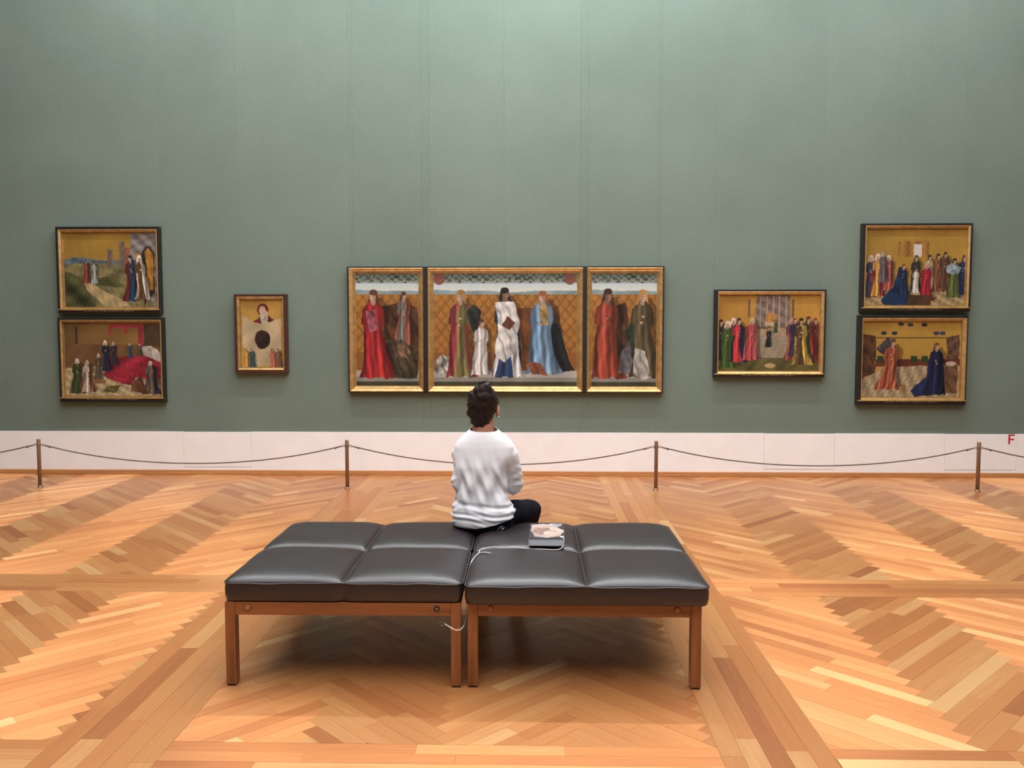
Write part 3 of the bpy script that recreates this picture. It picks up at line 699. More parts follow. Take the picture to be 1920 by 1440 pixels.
sh = lambda r: (r[0]-cx, r[1]-cx, r[2]-cz, r[3]-cz)
ou = sh(t_ou)
link('backing', box_mesh('backing', (ou[0]+.01, -.03, .01), (ou[1]-.01, -.004, ou[3]-.01)), M['frameback'], trip)
pans = [(R4((653, 502.6), (792.4, 502.4), (656.4, 734.5), (794.4, 734)), R4((665.2, 512.3), (783, 512.3), (667.4, 723.8), (785.3, 723.8)), art_left, 'left wing with a red-robed figure'),
        (R4((802, 502), (1093, 502), (802.4, 734.4), (1092, 734.4)), R4((812.7, 512.3), (1082.3, 512.3), (812.7, 724.4), (1081.5, 724.4)), art_mid, 'centre panel with white and blue robed figures'),
        (R4((1101, 502), (1243, 501.3), (1100, 735), (1241, 735)), R4((1110.7, 512.3), (1231.8, 512), (1108.8, 725.4), (1231.5, 724.4)), art_right, 'right wing with brown and red robed figures')]
z0 = min(sh(p[0])[2] for p in pans); z1 = max(sh(p[0])[3] for p in pans)
blackframe(trip, ou, (sh(pans[0][0])[0], sh(pans[2][0])[1], z0, z1), -FD)
for (ga, gb) in ((0, 1), (1, 2)):
    xa, xb = sh(pans[ga][0])[1], sh(pans[gb][0])[0]
    link('divider', box_mesh('divider', (xa, -FD-.006, ou[2]+.012), (xb, -.02, ou[3]-.002), .004), M['blackframe'], trip)
for go, cv, art, lab in pans:
    go, cv = sh(go), sh(cv); go = (go[0], go[1], z0, z1)
    g = gilt(trip, go, cv, -FD+.004); g['label'] = 'gilt frame of the '+lab
    p = Paint(cv[1]-cv[0], cv[3]-cv[2]); art(p)
    o = link('painted_panel', paint_mesh('painted_panel', p, *cv, -FD+.036), M['paint'], trip); o['label'] = lab

# ------------------------------------------------------------------ red letter on the dado
pl = on_plane(1896, 833, WY-.013); Lh = float(on_plane(1896, 814.5, WY-.013)[2]-pl[2]); Lw = .068; st = .020
bm = bmesh.new()
v = [(0, 0), (st, 0), (st, Lh*.42), (Lw*.92, Lh*.42), (Lw*.92, Lh*.42+st*.85), (st, Lh*.42+st*.85), (st, Lh-st*.85), (Lw, Lh-st*.85), (Lw, Lh), (0, Lh)]
fr = [bm.verts.new((x, -.0015, z)) for x, z in v]; bk = [bm.verts.new((x, 0, z)) for x, z in v]
bm.faces.new(fr)
for i in range(len(v)): bm.faces.new((fr[i], bk[i], bk[(i+1) % len(v)], fr[(i+1) % len(v)]))
bmesh.ops.recalc_face_normals(bm, faces=bm.faces[:])
tag(link('letter_sign', from_bm('letter_sign', bm), M['red'], None, (pl[0]-Lw/2, WY-.0130, pl[2])), 'red letter F stuck on the white dado at the far right', 'sign')

# ------------------------------------------------------------------ rope barrier
PY = 8.74
post_px = [(-505, 913), (74, 914), (651, 914), (1230, 919), (1834, 924), (2430, 928)]
post_x = [float(on_plane(px, 880, PY)[0]) for px, _ in post_px]
POST_H = .505; EYE_Z = .447
plabs = [None, 'slim brown metal barrier post below the bedroom painting, farthest left', 'slim brown metal barrier post below the left wing of the triptych',
         'slim brown metal barrier post below the right wing of the triptych', 'slim brown metal barrier post beside the red letter F', None]
bm = bmesh.new(); R = .0188
add_lathe(bm, [(R, .0), (R, POST_H-.004), (R-.003, POST_H)], 24); pole_me = from_bm('pole', bm, False)
for p in pole_me.polygons: p.use_smooth = abs(p.normal.z) < .5
bm = bmesh.new(); add_lathe(bm, [(.031, 0), (.031, .006), (.024, .012), (R+.0005, .02)], 24); foot_me = from_bm('base_flange', bm)
bm = bmesh.new(); add_lathe(bm, [(R+.0015, EYE_Z-.012), (R+.003, EYE_Z-.008), (R+.003, EYE_Z+.008), (R+.0015, EYE_Z+.012)], 24); col_me = from_bm('collar', bm)
def eye(s):
    c = (s*(R+.016), 0, EYE_Z); return tube_mesh('eyelet', [(c[0]+.0115*math.cos(a), 0, c[2]+.0115*math.sin(a)) for a in np.linspace(0, 2*math.pi, 16, endpoint=False)], .0028, 6, True)
eyes = [eye(-1), eye(1)]
for x, lab in zip(post_x, plabs):
    if lab is None: continue
    t = thing('barrier_post', lab, 'barrier post', (x, PY, 0), 0, 'rope barrier posts')
    for nm, me in (('pole', pole_me), ('base_flange', foot_me), ('collar', col_me), ('eyelet', eyes[0]), ('eyelet', eyes[1])): link(nm, me, M['brass'], t)
rlabs = ['barrier rope running out of frame at the far left', 'sagging barrier rope between the two leftmost posts', 'sagging barrier rope passing behind the seated person',
         'sagging barrier rope between the two rightmost posts', 'barrier rope running out of frame at the far right']
for i in range(5):
    a, b = post_x[i]+R+.022, post_x[i+1]-R-.022; mx = (a+b)/2
    t = thing('barrier_rope', rlabs[i], 'rope', (mx, PY, EYE_Z), 0, 'barrier ropes')
    hw = (b-a)/2; sag = .178
    def zc(u): k = 1.1; return -sag*(math.cosh(k)-math.cosh(k*u))/(math.cosh(k)-1)
    link('rope', tube_mesh('rope', [(u*(hw-.05), 0, zc(u)-.012) for u in np.linspace(-1, 1, 49)], .0062, 8), M['rope'], t)
    for s in (-1, 1):
        link('rope_clasp', tube_mesh('rope_clasp', [(s*(hw+.002), 0, .0), (s*(hw-.02), 0, -.006), (s*(hw-.045), 0, -.0125), (s*(hw-.07), 0, -.022)], [.003, .0075, .008, .0065], 10), M['clip'], t)
        link('knot', tube_mesh('knot', [(s*(hw-.072), 0, -.022+.002), (s*(hw-.080), 0, -.0265), (s*(hw-.088), 0, -.0275)], [.007, .0105, .006], 10), M['rope'], t)
# ------------------------------------------------------------------ benches
LEG_H = .338; RAIL_T = .400; SEAT = .490; PUFF = .041
def puff(u, v):
    f = lambda t: max(0.0, 1-abs(t)**4.5)**.55
    return f(u)*f(v)
class Bench:
    def __init__(s, label, x0, x1, y0, y1, cx0, cx1, cy0, cy1, rotz, bolts):
        s.c = ((x0+x1)/2, (y0+y1)/2); s.rot = rotz; s.cush = (cx0-s.c[0], cx1-s.c[0], cy0-s.c[1], cy1-s.c[1])
        t = s.t = thing('bench', label, 'bench', (*s.c, 0), rotz, 'leather gallery benches')
        a, b, c, d = x0-s.c[0], x1-s.c[0], y0-s.c[1], y1-s.c[1]
        lw, ld = .047, .055
        for y in (c, d-ld):
            for x in (a, b-lw):
                link('leg', box_mesh('leg', (x, y, .008), (x+lw, y+ld, RAIL_T), .003), M['benchwood_v'], t)
                link('foot_glide', box_mesh('foot_glide', (x+.004, y+.004, 0), (x+lw-.004, y+ld-.004, .008)), M['under'], t)
            link('rail', box_mesh('rail', (a+lw, y+.002, LEG_H), (b-lw, y+ld-.002, RAIL_T-.0005), .003), M['benchwood'], t)
        for x in (a+.09, b-.09-.04):
            link('side_beam', box_mesh('side_beam', (x, c+ld, LEG_H+.004), (x+.04, d-ld, RAIL_T-.002), .003), M['benchwood'], t)
        link('seat_board', box_mesh('seat_board', (a+.02, c+ld+.002, RAIL_T-.014), (b-.02, d-ld-.002, RAIL_T+.001)), M['under'], t)
        bm_ = bmesh.new(); add_lathe(bm_, [(.0125, 0), (.0125, .004), (.010, .0055)], 20); bme = from_bm('bolt', bm_)
        for bx, dark in bolts:
            o = link('bolt', bme.copy(), M['bolt_dark'] if dark else M['bolt'], t, (bx-s.c[0], c+.002, (LEG_H+RAIL_T)/2+.005)); o.rotation_euler = (math.pi/2, 0, 0)
            rr = link('bolt_rim', tube_mesh('bolt_rim', [(.0135*math.cos(a_), .0135*math.sin(a_), .001) for a_ in np.linspace(0, 6.2832, 20, endpoint=False)], .0016, 6, True), M['bolt_rim'], o)
            if dark:
                bm_ = bmesh.new(); add_lathe(bm_, [(.005, .005), (.005, .0075)], 12); o2 = link('bolt_head', from_bm('bolt_head', bm_), M['wire'], o)
        # cushion
        A, B, C_, D_ = s.cush; n = 97; rc = .035
        bm_ = bmesh.new(); top = {}
        us = np.linspace(-1, 1, n); us = np.sign(us)*np.interp(np.abs(us), [0, .12, .38, .5, .62, .88, 1], [0, .07, .37, .5, .63, .93, 1])
        def plan(u, v):
            # rounded plan corners and a slight pinch where the cross seam meets the edge
            x = (A+B)/2+u*(B-A)/2; y = (C_+D_)/2+v*(D_-C_)/2
            dx, dy = max(0, abs(x-(A+B)/2)-((B-A)/2-rc)), max(0, abs(y-(C_+D_)/2)-((D_-C_)/2-rc))
            r = math.hypot(dx, dy)
            if r > rc:
                x -= math.copysign(dx*(1-rc/r), u); y -= math.copysign(dy*(1-rc/r), v)
            pin = .007
            x -= math.copysign(pin*math.exp(-(v/.05)**2)*abs(u)**8, u); y -= math.copysign(pin*math.exp(-(u/.05)**2)*abs(v)**8, v)
            return x, y
        def q(t): t = abs(t); return 2*t-1
        s.plan = plan
        for i, u in enumerate(us):
            for j, v in enumerate(us):
                x, y = plan(u, v)
                z = SEAT+PUFF*puff(q(u), q(v))-.006*math.exp(-(u/.03)**2)*(1-abs(v)**6)-.006*math.exp(-(v/.03)**2)*(1-abs(u)**6)
                z += .0015*math.sin(7*u+3*v)+.001*math.sin(11*v-5*u)
                top[i, j] = bm_.verts.new((x, y, z))
        for i in range(n-1):
            for j in range(n-1): bm_.faces.new((top[i, j], top[i+1, j], top[i+1, j+1], top[i, j+1]))
        per = [(i, 0) for i in range(n)]+[(n-1, j) for j in range(1, n)]+[(i, n-1) for i in range(n-2, -1, -1)]+[(0, j) for j in range(n-2, 0, -1)]
        prev = [top[k] for k in per]; cxm, cym = (A+B)/2, (C_+D_)/2
        edge = [tuple(v.co) for v in prev]
        for zz, off in ((SEAT-.006, .0), (SEAT-.03, .003), (SEAT-.06, .002), (SEAT-.084, -.004), (RAIL_T+.001, -.014)):
            cur = []
            for (i, j) in per:
                x, y = plan(us[i], us[j]); l = math.hypot(x-cxm, y-cym)
                gx = off if abs(us[i]) > .97 else 0; gy = off if abs(us[j]) > .97 else 0
                seam = .003*math.exp(-(us[i]/.02)**2)*(abs(us[j]) > .97); seam2 = .003*math.exp(-(us[j]/.02)**2)*(abs(us[i]) > .97)
                cur.append(bm_.verts.new((x+np.sign(us[i])*(gx-seam2), y+np.sign(us[j])*(gy-seam), zz)))
            m = len(per)
            for k in range(m): bm_.faces.new((prev[k], cur[k], cur[(k+1) % m], prev[(k+1) % m]))
            prev = cur
        bm_.faces.new(prev)
        bmesh.ops.recalc_face_normals(bm_, faces=bm_.faces[:])
        cu = link('cushion', from_bm('cushion', bm_, True), M['leather'], t)
        link('piping', tube_mesh('piping', [(x*1.002, y*1.002, z-.001+.0012*math.sin(x*31+y*17)) for x, y, z in edge], .0042, 6, True), M['piping'], cu)
        for vert in (0, 1):
            pts = []
            for k in np.linspace(-.985, .985, 40):
                x, y = plan(0, k) if vert else plan(k, 0)
                pts.append((x, y, SEAT-.003+.0012*math.sin(k*25)))
            link('seam', tube_mesh('seam', pts, .0028, 6), M['piping'], cu)
    def top_z(s, X, Y):
        dx, dy = X-s.c[0], Y-s.c[1]; c_, s_ = math.cos(-s.rot), math.sin(-s.rot); x, y = dx*c_-dy*s_, dx*s_+dy*c_
        A, B, C_, D_ = s.cush; u, v = (x-(A+B)/2)/((B-A)/2), (y-(C_+D_)/2)/((D_-C_)/2)
        if abs(u) > 1 or abs(v) > 1: return 0
        return SEAT+PUFF*puff(2*abs(u)-1, 2*abs(v)-1)-.006*math.exp(-(u/.03)**2)-.006*math.exp(-(v/.03)**2)
BY = 3.86
bxs = lambda px: float(on_plane(px, 1200, BY)[0])
BL = Bench('dark leather bench with teak frame on the left of the pair, iron bolt showing', bxs(421), bxs(863), BY+.005, 5.02, bxs(420), bxs(866), BY, 5.035, math.radians(.25),
           [(bxs(464), False), (bxs(818), True)])
BR = Bench('dark leather bench on the right of the pair, a thick book lying on it', bxs(876), bxs(1316), BY+.012, 5.03, bxs(872), bxs(1327), BY-.03, 5.045, math.radians(.1),
           [(bxs(919), False), (bxs(1270), False)])

# ------------------------------------------------------------------ book and its cord
def book_top(px, py, dz):
    z = .5
    for _ in range(4): P = on_floor(px, py, z+dz); z = max(SEAT, BR.top_z(P[0], P[1]))
    return P
TH = .042
c_ = on_floor(1027, 1000, .50+TH)
tl, tr, bl_, br_ = [on_floor(*p, .523+TH) for p in ((991, 985), (1055, 984), (994, 1013), (1061, 1012))]
bw = float((tr[0]-tl[0]+br_[0]-bl_[0])/2); bd = float((tl[1]+tr[1]-bl_[1]-br_[1])/2)
bc = (tl+tr+bl_+br_)/4
zb = max(BR.top_z(bc[0]+i*bw/2.2, bc[1]+j*bd/2.2) for i in (-1, 0, 1) for j in (-1, 0, 1))+.001
book = thing('book', 'thick paperback catalogue with a pinkish cover lying on the right bench', 'book', (bc[0], bc[1], zb), math.radians(-1.0))
hw, hd = bw/2, bd/2
link('page_block', box_mesh('page_block', (-hw+.006, -hd+.003, .003), (hw-.003, hd-.003, TH-.003)), M['pages'], book)
cv_bot = link('cover', box_mesh('cover', (-hw, -hd, 0), (hw, hd, .0028), .0006, 1), M['cover'], book)
cv_top = link('cover', box_mesh('cover', (-hw, -hd, TH-.0028), (hw, hd, TH), .0006, 1), M['cover'], book)
link('spine', box_mesh('spine', (-hw, -hd, .0028), (-hw+.005, hd, TH-.0028)), M['pages'], book)
p = Paint(bw, bd, .0035); a = p.a; p.I[:] = (70, 64, 74)
p.poly([(.02, .12), (.2, .02), (.7*a, .1), (a, .5), (.9*a, .85), (.5*a, .98), (.15*a, .9), (.02, .5)], (224, 196, 184), .1, 6)
p.poly([(.1*a, .3), (.5*a, .3), (.8*a, .6), (.6*a, .72), (.3*a, .76), (.1*a, .6)], (186, 146, 132), .2, 9); p.ell(.6*a, .66, .2*a, .16, (234, 206, 186), .1); p.poly([(.55*a, 0), (.95*a, 0), (.92*a, .2), (.7*a, .24)], (206, 204, 216), .2, 20)
art_me = paint_mesh('cover_print', p, -hw+.002, hw-.002, -hd+.002, hd-.002, 0)
art_me.transform(Matrix.Rotation(-math.pi/2, 4, 'X')); 
link('cover_print', art_me, M['coverart'], cv_top, (0, 0, TH+.0004))
def on_seat(px, py, dz=.0055):
    z = .5
    for _ in range(6):
        P = on_floor(px, py, z+dz); z = max(BR.top_z(P[0], P[1]), BL.top_z(P[0], P[1]), SEAT-.01)
    return P
RC = .0023
front = np.array([bc[0]+hw-.012, bc[1]-hd-.002, zb+TH*.5])
path = [front+np.array([0, 0, TH*.5+.004])+np.array([-.006, .02, 0]), front+np.array([.004, -.004, TH*.45]), front+np.array([.003, -.006, 0]), front+np.array([0, -.008, -TH*.42])]
path += [on_seat(*q) for q in ((1046, 1030.5), (1020, 1030), (995, 1029), (970, 1026.5), (945, 1026.5), (925, 1026), (908, 1028), (899, 1032), (899, 1035.5), (898, 1037), (893, 1041), (888, 1047), (884.5, 1053))]
gx = float(path[-1][0])-.012; gy = float(path[-1][1])
path += [np.array([gx, gy-.01, SEAT-.012]), np.array([gx-.002, gy-.1, .40]), on_plane(873, 1160, BY+.09), on_plane(866, 1178, BY-.008), on_plane(856, 1181.5, BY-.012), on_plane(846, 1177, BY-.01), on_plane(834, 1170, BY+.01)]
cord = thing('tether_cord', 'thin white cord tying the book to the left bench', 'cord', tuple(map(float, path[4])))
off = np.array(path[4])
link('cord', tube_mesh('cord', [q-off for q in spline(path, 7)], RC, 6), M['cord'], cord)
link('cord_tail', tube_mesh('cord_tail', [on_seat(*q)-off for q in ((899, 1036), (908, 1035.5), (914, 1036), (920, 1037))], RC, 6), M['cord'], cord)
kc = on_plane(846, 1178, BY-.011)
link('knot', tube_mesh('knot', [kc-off+np.array([0, 0, .004]), kc-off, kc-off+np.array([.002, -.001, -.007])], [.002, .0035, .002], 8), M['cord'], cord)
rc_ = on_plane(829.5, 1166, BY+.012)
link('wire_ring', tube_mesh('wire_ring', [rc_-off+np.array([.0135*math.cos(a), .003*math.sin(a), .0185*math.sin(a)]) for a in np.linspace(0, 2*math.pi, 24, endpoint=False)], .0013, 6, True), M['wire'], cord)
bk = front+np.array([-.006, .014, TH*.5+.002])
link('loop', tube_mesh('loop', [bk-off+np.array([.010*math.cos(a), .010*math.sin(a), .003]) for a in np.linspace(0, 2*math.pi, 14, endpoint=False)], RC, 6, True), M['cord'], cord)

# ------------------------------------------------------------------ seated person
PX, PYY, PZ = float(on_plane(905, 985, 4.86)[0]), 4.86, .502
person = thing('person', 'seated person in white top and dark jeans, dark hair in a bun', 'person', (PX, PYY, PZ))
def capsule(bm_, p0, p1, r0, r1, flat=None, seg=20):
    p0, p1 = Vector(p0), Vector(p1); d = (p1-p0); L = d.length; d.normalize()
    x = d.cross(Vector((0, 1, 0)));
    if x.length < .1: x = d.cross(Vector((1, 0, 0)))
    x.normalize(); y = d.cross(x)
    prof = [(-r0*math.cos(t), r0*math.sin(t)) for t in np.linspace(.15, math.pi/2, 6)]+[(L+r1*math.sin(t), r1*math.cos(t)) for t in np.linspace(0, math.pi/2-.15, 6)]
    rings = [[bm_.verts.new(p0+d*h+(x*math.cos(2*math.pi*k/seg)+y*math.sin(2*math.pi*k/seg))*r) for k in range(seg)] for h, r in prof]
    for a, b in zip(rings[:-1], rings[1:]):
        for k in range(seg): bm_.faces.new((a[k], a[(k+1) % seg], b[(k+1) % seg], b[k]))
    bm_.faces.new(list(reversed(rings[0]))); bm_.faces.new(rings[-1])
def ellipsoid(bm_, c, r, rot=None):
    m = Matrix.Translation(c) @ (rot.to_4x4() if rot else Matrix.Identity(4)) @ Matrix.Diagonal((*r, 1))
    bmesh.ops.create_uvsphere(bm_, u_segments=28, v_segments=18, radius=1, matrix=m)
def loft(bm_, rings, seg=40, p=2.3):
    """rings: (z, cx, cy, rx, ry)"""
    R_ = []
    for z, cx_, cy_, rx, ry in rings:
        r = []
        for k in range(seg):
            t = 2*math.pi*k/seg; c, s_ = math.cos(t), math.sin(t)
            r.append(bm_.verts.new((cx_+rx*math.copysign(abs(c)**(2/p), c), cy_+ry*math.copysign(abs(s_)**(2/p), s_), z)))
        R_.append(r)
    for a, b in zip(R_[:-1], R_[1:]):
        for k in range(seg): bm_.faces.new((a[k], a[(k+1) % seg], b[(k+1) % seg], b[k]))
    bm_.faces.new(list(reversed(R_[0]))); bm_.faces.new(R_[-1])
def fuse(name, bm_, voxel, smooth=6, fac=.5):
    bmesh.ops.recalc_face_normals(bm_, faces=bm_.faces[:])
    me = from_bm(name+'_src', bm_); o = bpy.data.objects.new(name+'_src', me); COL.objects.link(o)
    m = o.modifiers.new('r', 'REMESH'); m.mode = 'VOXEL'; m.voxel_size = voxel; m.use_smooth_shade = True
    if smooth:
        s_ = o.modifiers.new('s', 'SMOOTH'); s_.iterations = smooth; s_.factor = fac
    dg = bpy.context.evaluated_depsgraph_get(); out = bpy.data.meshes.new_from_object(o.evaluated_get(dg)); out.name = name
    bpy.data.objects.remove(o); bpy.data.meshes.remove(me); out.shade_smooth(); return out
def displace(me, fn):
    n = len(me.vertices); co = np.empty(n*3, 'f'); me.vertices.foreach_get('co', co); no = np.empty(n*3, 'f'); me.vertex_normals.foreach_get('vector', no)
    co = co.reshape(-1, 3).astype(float); no = no.reshape(-1, 3).astype(float)
    co = co+no*fn(co, no)[:, None]; me.vertices.foreach_set('co', co.astype('f').ravel()); me.update()
# pose (local: x right, y towards the wall, z up from the seat)
SHR, SHL = (.150, -.002, .440), (-.124, .012, .440)
ELR, ELL = (.186, .078, .258), (-.118, .16, .24)
WRR, WRL = (.065, .285, .165), (-.02, .30, .165)
HIPR, HIPL = (.085, .02, .085), (-.085, .02, .085)
KNR, KNL = (.275, .275, .060), (-.06, .42, .085)
ANR, ANL = (.18, .36, -.405), (-.02, .44, -.405)
HEADC = (.005, .015, .715)
# --- body
b_ = bmesh.new()
loft(b_, [(.02, 0, .02, .15, .10), (.1, 0, .01, .155, .105), (.22, 0, -.005, .125, .09), (.36, 0, -.01, .135, .095), (.44, .003, -.005, .14, .085), (.49, .006, .0, .125, .07), (.53, .006, .0, .09, .06), (.57, .005, .0, .062, .055)])
capsule(b_, (.004, -.005, .50), (.005, .005, .64), .062, .058)
capsule(b_, (.05, 0, .49), SHR, .04, .045); capsule(b_, (-.04, 0, .49), SHL, .04, .045)
for s_, e_, w_ in ((SHR, ELR, WRR), (SHL, ELL, WRL)):
    capsule(b_, s_, e_, .047, .037); capsule(b_, e_, w_, .039, .026)
for h_, k_, a_ in ((HIPR, KNR, ANR), (HIPL, KNL, ANL)):
    capsule(b_, h_, k_, .075, .052); capsule(b_, k_, a_, .05, .034)
    fx = .03 if k_ is KNR else .0
    capsule(b_, a_, (a_[0]+fx, a_[1]+.14, a_[2]-.045), .036, .026)
# hands: palm, four fingers with two bends, thumb from the side of the palm
def hand(w, d, side):
    w = Vector(w); d = Vector(d).normalized(); up = Vector((0, 0, 1)); sx = d.cross(up).normalized()*side; nn = sx.cross(d).normalized()
    if nn.z < 0: nn = -nn
    P = lambda f, s_, n: w+d*f+sx*s_+nn*n
    for s_ in (-.024, -.008, .008, .024): capsule(b_, P(.005, s_*.7, 0), P(.075, s_, .004), .0135, .0125, seg=10)
    for s_, L in ((-.027, .062), (-.009, .074), (.009, .07), (.027, .054)):
        a0 = P(.078, s_, .004); a1 = a0+d*L*.45-nn*.004; a2 = a1+d*L*.30-nn*.014; a3 = a2+d*L*.2-nn*.018
        capsule(b_, a0, a1, .0095, .0088, seg=10); capsule(b_, a1, a2, .0088, .0082, seg=10); capsule(b_, a2, a3, .0082, .0074, seg=10)
    t0 = P(.022, -.03, -.002); t1 = P(.048, -.052, -.004); t2 = P(.074, -.057, -.010)
    capsule(b_, t0, t1, .0135, .0105, seg=10); capsule(b_, t1, t2, .0105, .0088, seg=10)
hand(WRR, (-.75, .45, -.25), 1); hand(WRL, (.8, .45, -.2), -1)
# head: skull, jaw, nose, brow, ears
rh = Matrix.Rotation(math.radians(-11), 3, 'Z') @ Matrix.Rotation(math.radians(3), 3, 'Y')
H_ = lambda x, y, z: tuple(Vector(HEADC)+rh @ Vector((x, y, z)))
ellipsoid(b_, H_(0, .0, .02), (.074, .094, .092), rh); ellipsoid(b_, H_(0, .045, -.035), (.058, .052, .07), rh)
ellipsoid(b_, H_(0, .075, -.085), (.026, .02, .02), rh); ellipsoid(b_, H_(0, .102, -.022), (.0125, .016, .024), rh); ellipsoid(b_, H_(0, .084, .03), (.045, .016, .012), rh)
capsule(b_, H_(0, .0, -.03), H_(0, -.01, -.13), .055, .055)
for s_ in (-1, 1):
    ellipsoid(b_, H_(s_*.086, -.002, -.018), (.011, .021, .033), rh); ellipsoid(b_, H_(s_*.078, .008, -.048), (.008, .010, .012), rh)
body = fuse('body', b_, .0052, 4)
link('body', body, M['skin'], person)
for s_ in (-1, 1):
    e_ = bmesh.new(); ellipsoid(e_, H_(s_*.031, .083, .0), (.013, .011, .008), rh); eo = link('eye', from_bm('eye', e_, True), M['eye'], person)
    e_ = bmesh.new(); ellipsoid(e_, H_(s_*.031, .0925, .0), (.0055, .003, .0055), rh); link('iris', from_bm('iris', e_, True), M['iris'], eo)
e_ = bmesh.new(); ellipsoid(e_, H_(0, .0905, -.062), (.022, .008, .008), rh); link('mouth', from_bm('mouth', e_, True), M['lips'], person)
e_ = bmesh.new(); ellipsoid(e_, H_(.093, -.006, -.052), (.0052, .0052, .0052), rh); link('earring', from_bm('earring', e_, True), M['pearl'], person)
# --- hair: cap swept up to a knotted bun
b_ = bmesh.new()
ellipsoid(b_, H_(0, -.014, .022), (.090, .100, .100), rh); ellipsoid(b_, H_(-.003, -.045, -.025), (.081, .058, .072), rh); ellipsoid(b_, H_(-.004, -.046, -.078), (.055, .040, .042), rh); ellipsoid(b_, H_(-.004, -.046, -.092), (.036, .03, .028), rh)
ellipsoid(b_, H_(.036, -.045, .060), (.045, .05, .045), rh); ellipsoid(b_, H_(-.036, -.045, .056), (.044, .05, .045), rh)
hair = fuse('hair', b_, .004, 5)
co = np.empty(len(hair.vertices)*3, 'f'); hair.vertices.foreach_get('co', co); co = co.reshape(-1, 3)
# trim the cap in front so the face and ears stay free
bmh = bmesh.new(); bmh.from_mesh(hair); inv = rh.inverted()
kill = []
for v_ in bmh.verts:
    l = inv @ (v_.co-Vector(HEADC))
    if l.y > .055+.35*(l.z-.02) and l.z < .075: kill.append(v_)
    elif l.y > -.022 and l.z < .012 and abs(l.x) > .04: kill.append(v_)
bmesh.ops.delete(bmh, geom=kill, context='VERTS'); bmh.to_mesh(hair); bmh.free(); hair.update()
BUN = Vector(H_(.010, -.068, .097))
def strands(co_, no_):
    d = co_-np.array(BUN)[None]; ang = np.arctan2(d[:, 0], d[:, 2]); r = np.linalg.norm(d, axis=1)
    return .0022*np.sin(ang*34+np.sin(r*40)*1.5)*np.clip(r*12-.3, 0, 1)+.0015*np.sin(ang*71+r*60)+.002*np.sin(co_[:, 0]*95+co_[:, 2]*60)*np.sin(co_[:, 2]*80+co_[:, 0]*30)
displace(hair, strands); hair_o = link('hair', hair, M['hair'], person)
b_ = bmesh.new(); ellipsoid(b_, BUN+Vector((0, -.004, .0)), (.054, .042, .046)); ellipsoid(b_, BUN+Vector((.004, -.014, -.032)), (.047, .04, .04))
ts = np.linspace(0, 1, 60)
coil = [BUN+Vector((.041*math.cos(7.5*t)*(1-.35*t), -.012+.02*math.sin(5*t), -.012+.045*math.sin(7.5*t)*(1-.3*t)+.02*t)) for t in ts]
add_tube(b_, coil, [.014*(1-.3*t) for t in ts], 10)
add_tube(b_, [BUN+Vector((.022*math.cos(a)+.006, -.012+.012*math.sin(2*a), .036+.014*math.sin(a))) for a in np.linspace(-.4, 3.6, 20)], .0105, 8)
bun = fuse('bun', b_, .0038, 7)
displace(bun, lambda c, n: .0016*np.sin(c[:, 0]*120+c[:, 2]*45+c[:, 1]*60)+.0007*np.sin(c[:, 0]*290+c[:, 2]*80))
link('bun', bun, M['hair'], hair_o)
b_ = bmesh.new()
for k in range(70):
    a = random.uniform(0, 2*math.pi); el = random.uniform(-.9, .9); r = Vector((.089*math.cos(a)*math.cos(el), -abs(.1*math.sin(a)*math.cos(el))-.01, .03+.095*math.sin(el)))
    p0 = Vector(H_(*r)); out = (p0-Vector(HEADC)).normalized(); L = random.uniform(.012, .034); sd_ = Vector((random.uniform(-1, 1), random.uniform(-.3, .3), random.uniform(-.6, 1))).normalized()
    add_tube(b_, [p0-out*.004, p0+out*L*.3+sd_*L*.4, p0+out*L*.5+sd_*L*1.0], [.0006, .0005, .0003], 4)
for s_, x in ((-1, -.058), (-1, -.05), (1, .045)):
    add_tube(b_, [H_(x, -.05, -.07), H_(x-.012, -.055, -.1), H_(x-.004, -.058, -.125)], [.0009, .0007, .0004], 4)
o = link('loose_hair', from_bm('loose_hair', b_), M['hair'], hair_o); o['kind'] = 'stuff'
# --- top: loose long shirt with sleeves pushed to the elbow
b_ = bmesh.new()
loft(b_, [(.036, -.004, .0, .166, .135), (.07, .002, .0, .178, .142), (.12, .006, .0, .182, .140), (.17, -.001, -.003, .168, .128), (.23, -.012, -.006, .152, .118), (.31, -.012, -.01, .154, .115), (.38, -.004, -.01, .162, .114), (.44, .010, -.006, .178, .108), (.49, .012, -.006, .172, .100), (.525, .012, -.006, .152, .092), (.555, .009, -.004, .120, .084), (.58, .007, -.001, .088, .074), (.60, .006, .002, .070, .066), (.625, .005, .006, .064, .062)])
capsule(b_, (.09, -.003, .445), SHR, .06, .056); capsule(b_, (-.07, .005, .445), SHL, .06, .056)
capsule(b_, SHR, (.176, .038, .34), .056, .049); capsule(b_, (.176, .038, .34), ELR, .049, .049)
capsule(b_, ELR, (.152, .15, .217), .049, .042)
capsule(b_, SHL, (-.12, .09, .32), .056, .052); capsule(b_, (-.12, .09, .32), ELL, .052, .05); capsule(b_, ELL, (-.085, .21, .215), .05, .042)
shirt = fuse('shirt', b_, .0058, 7)
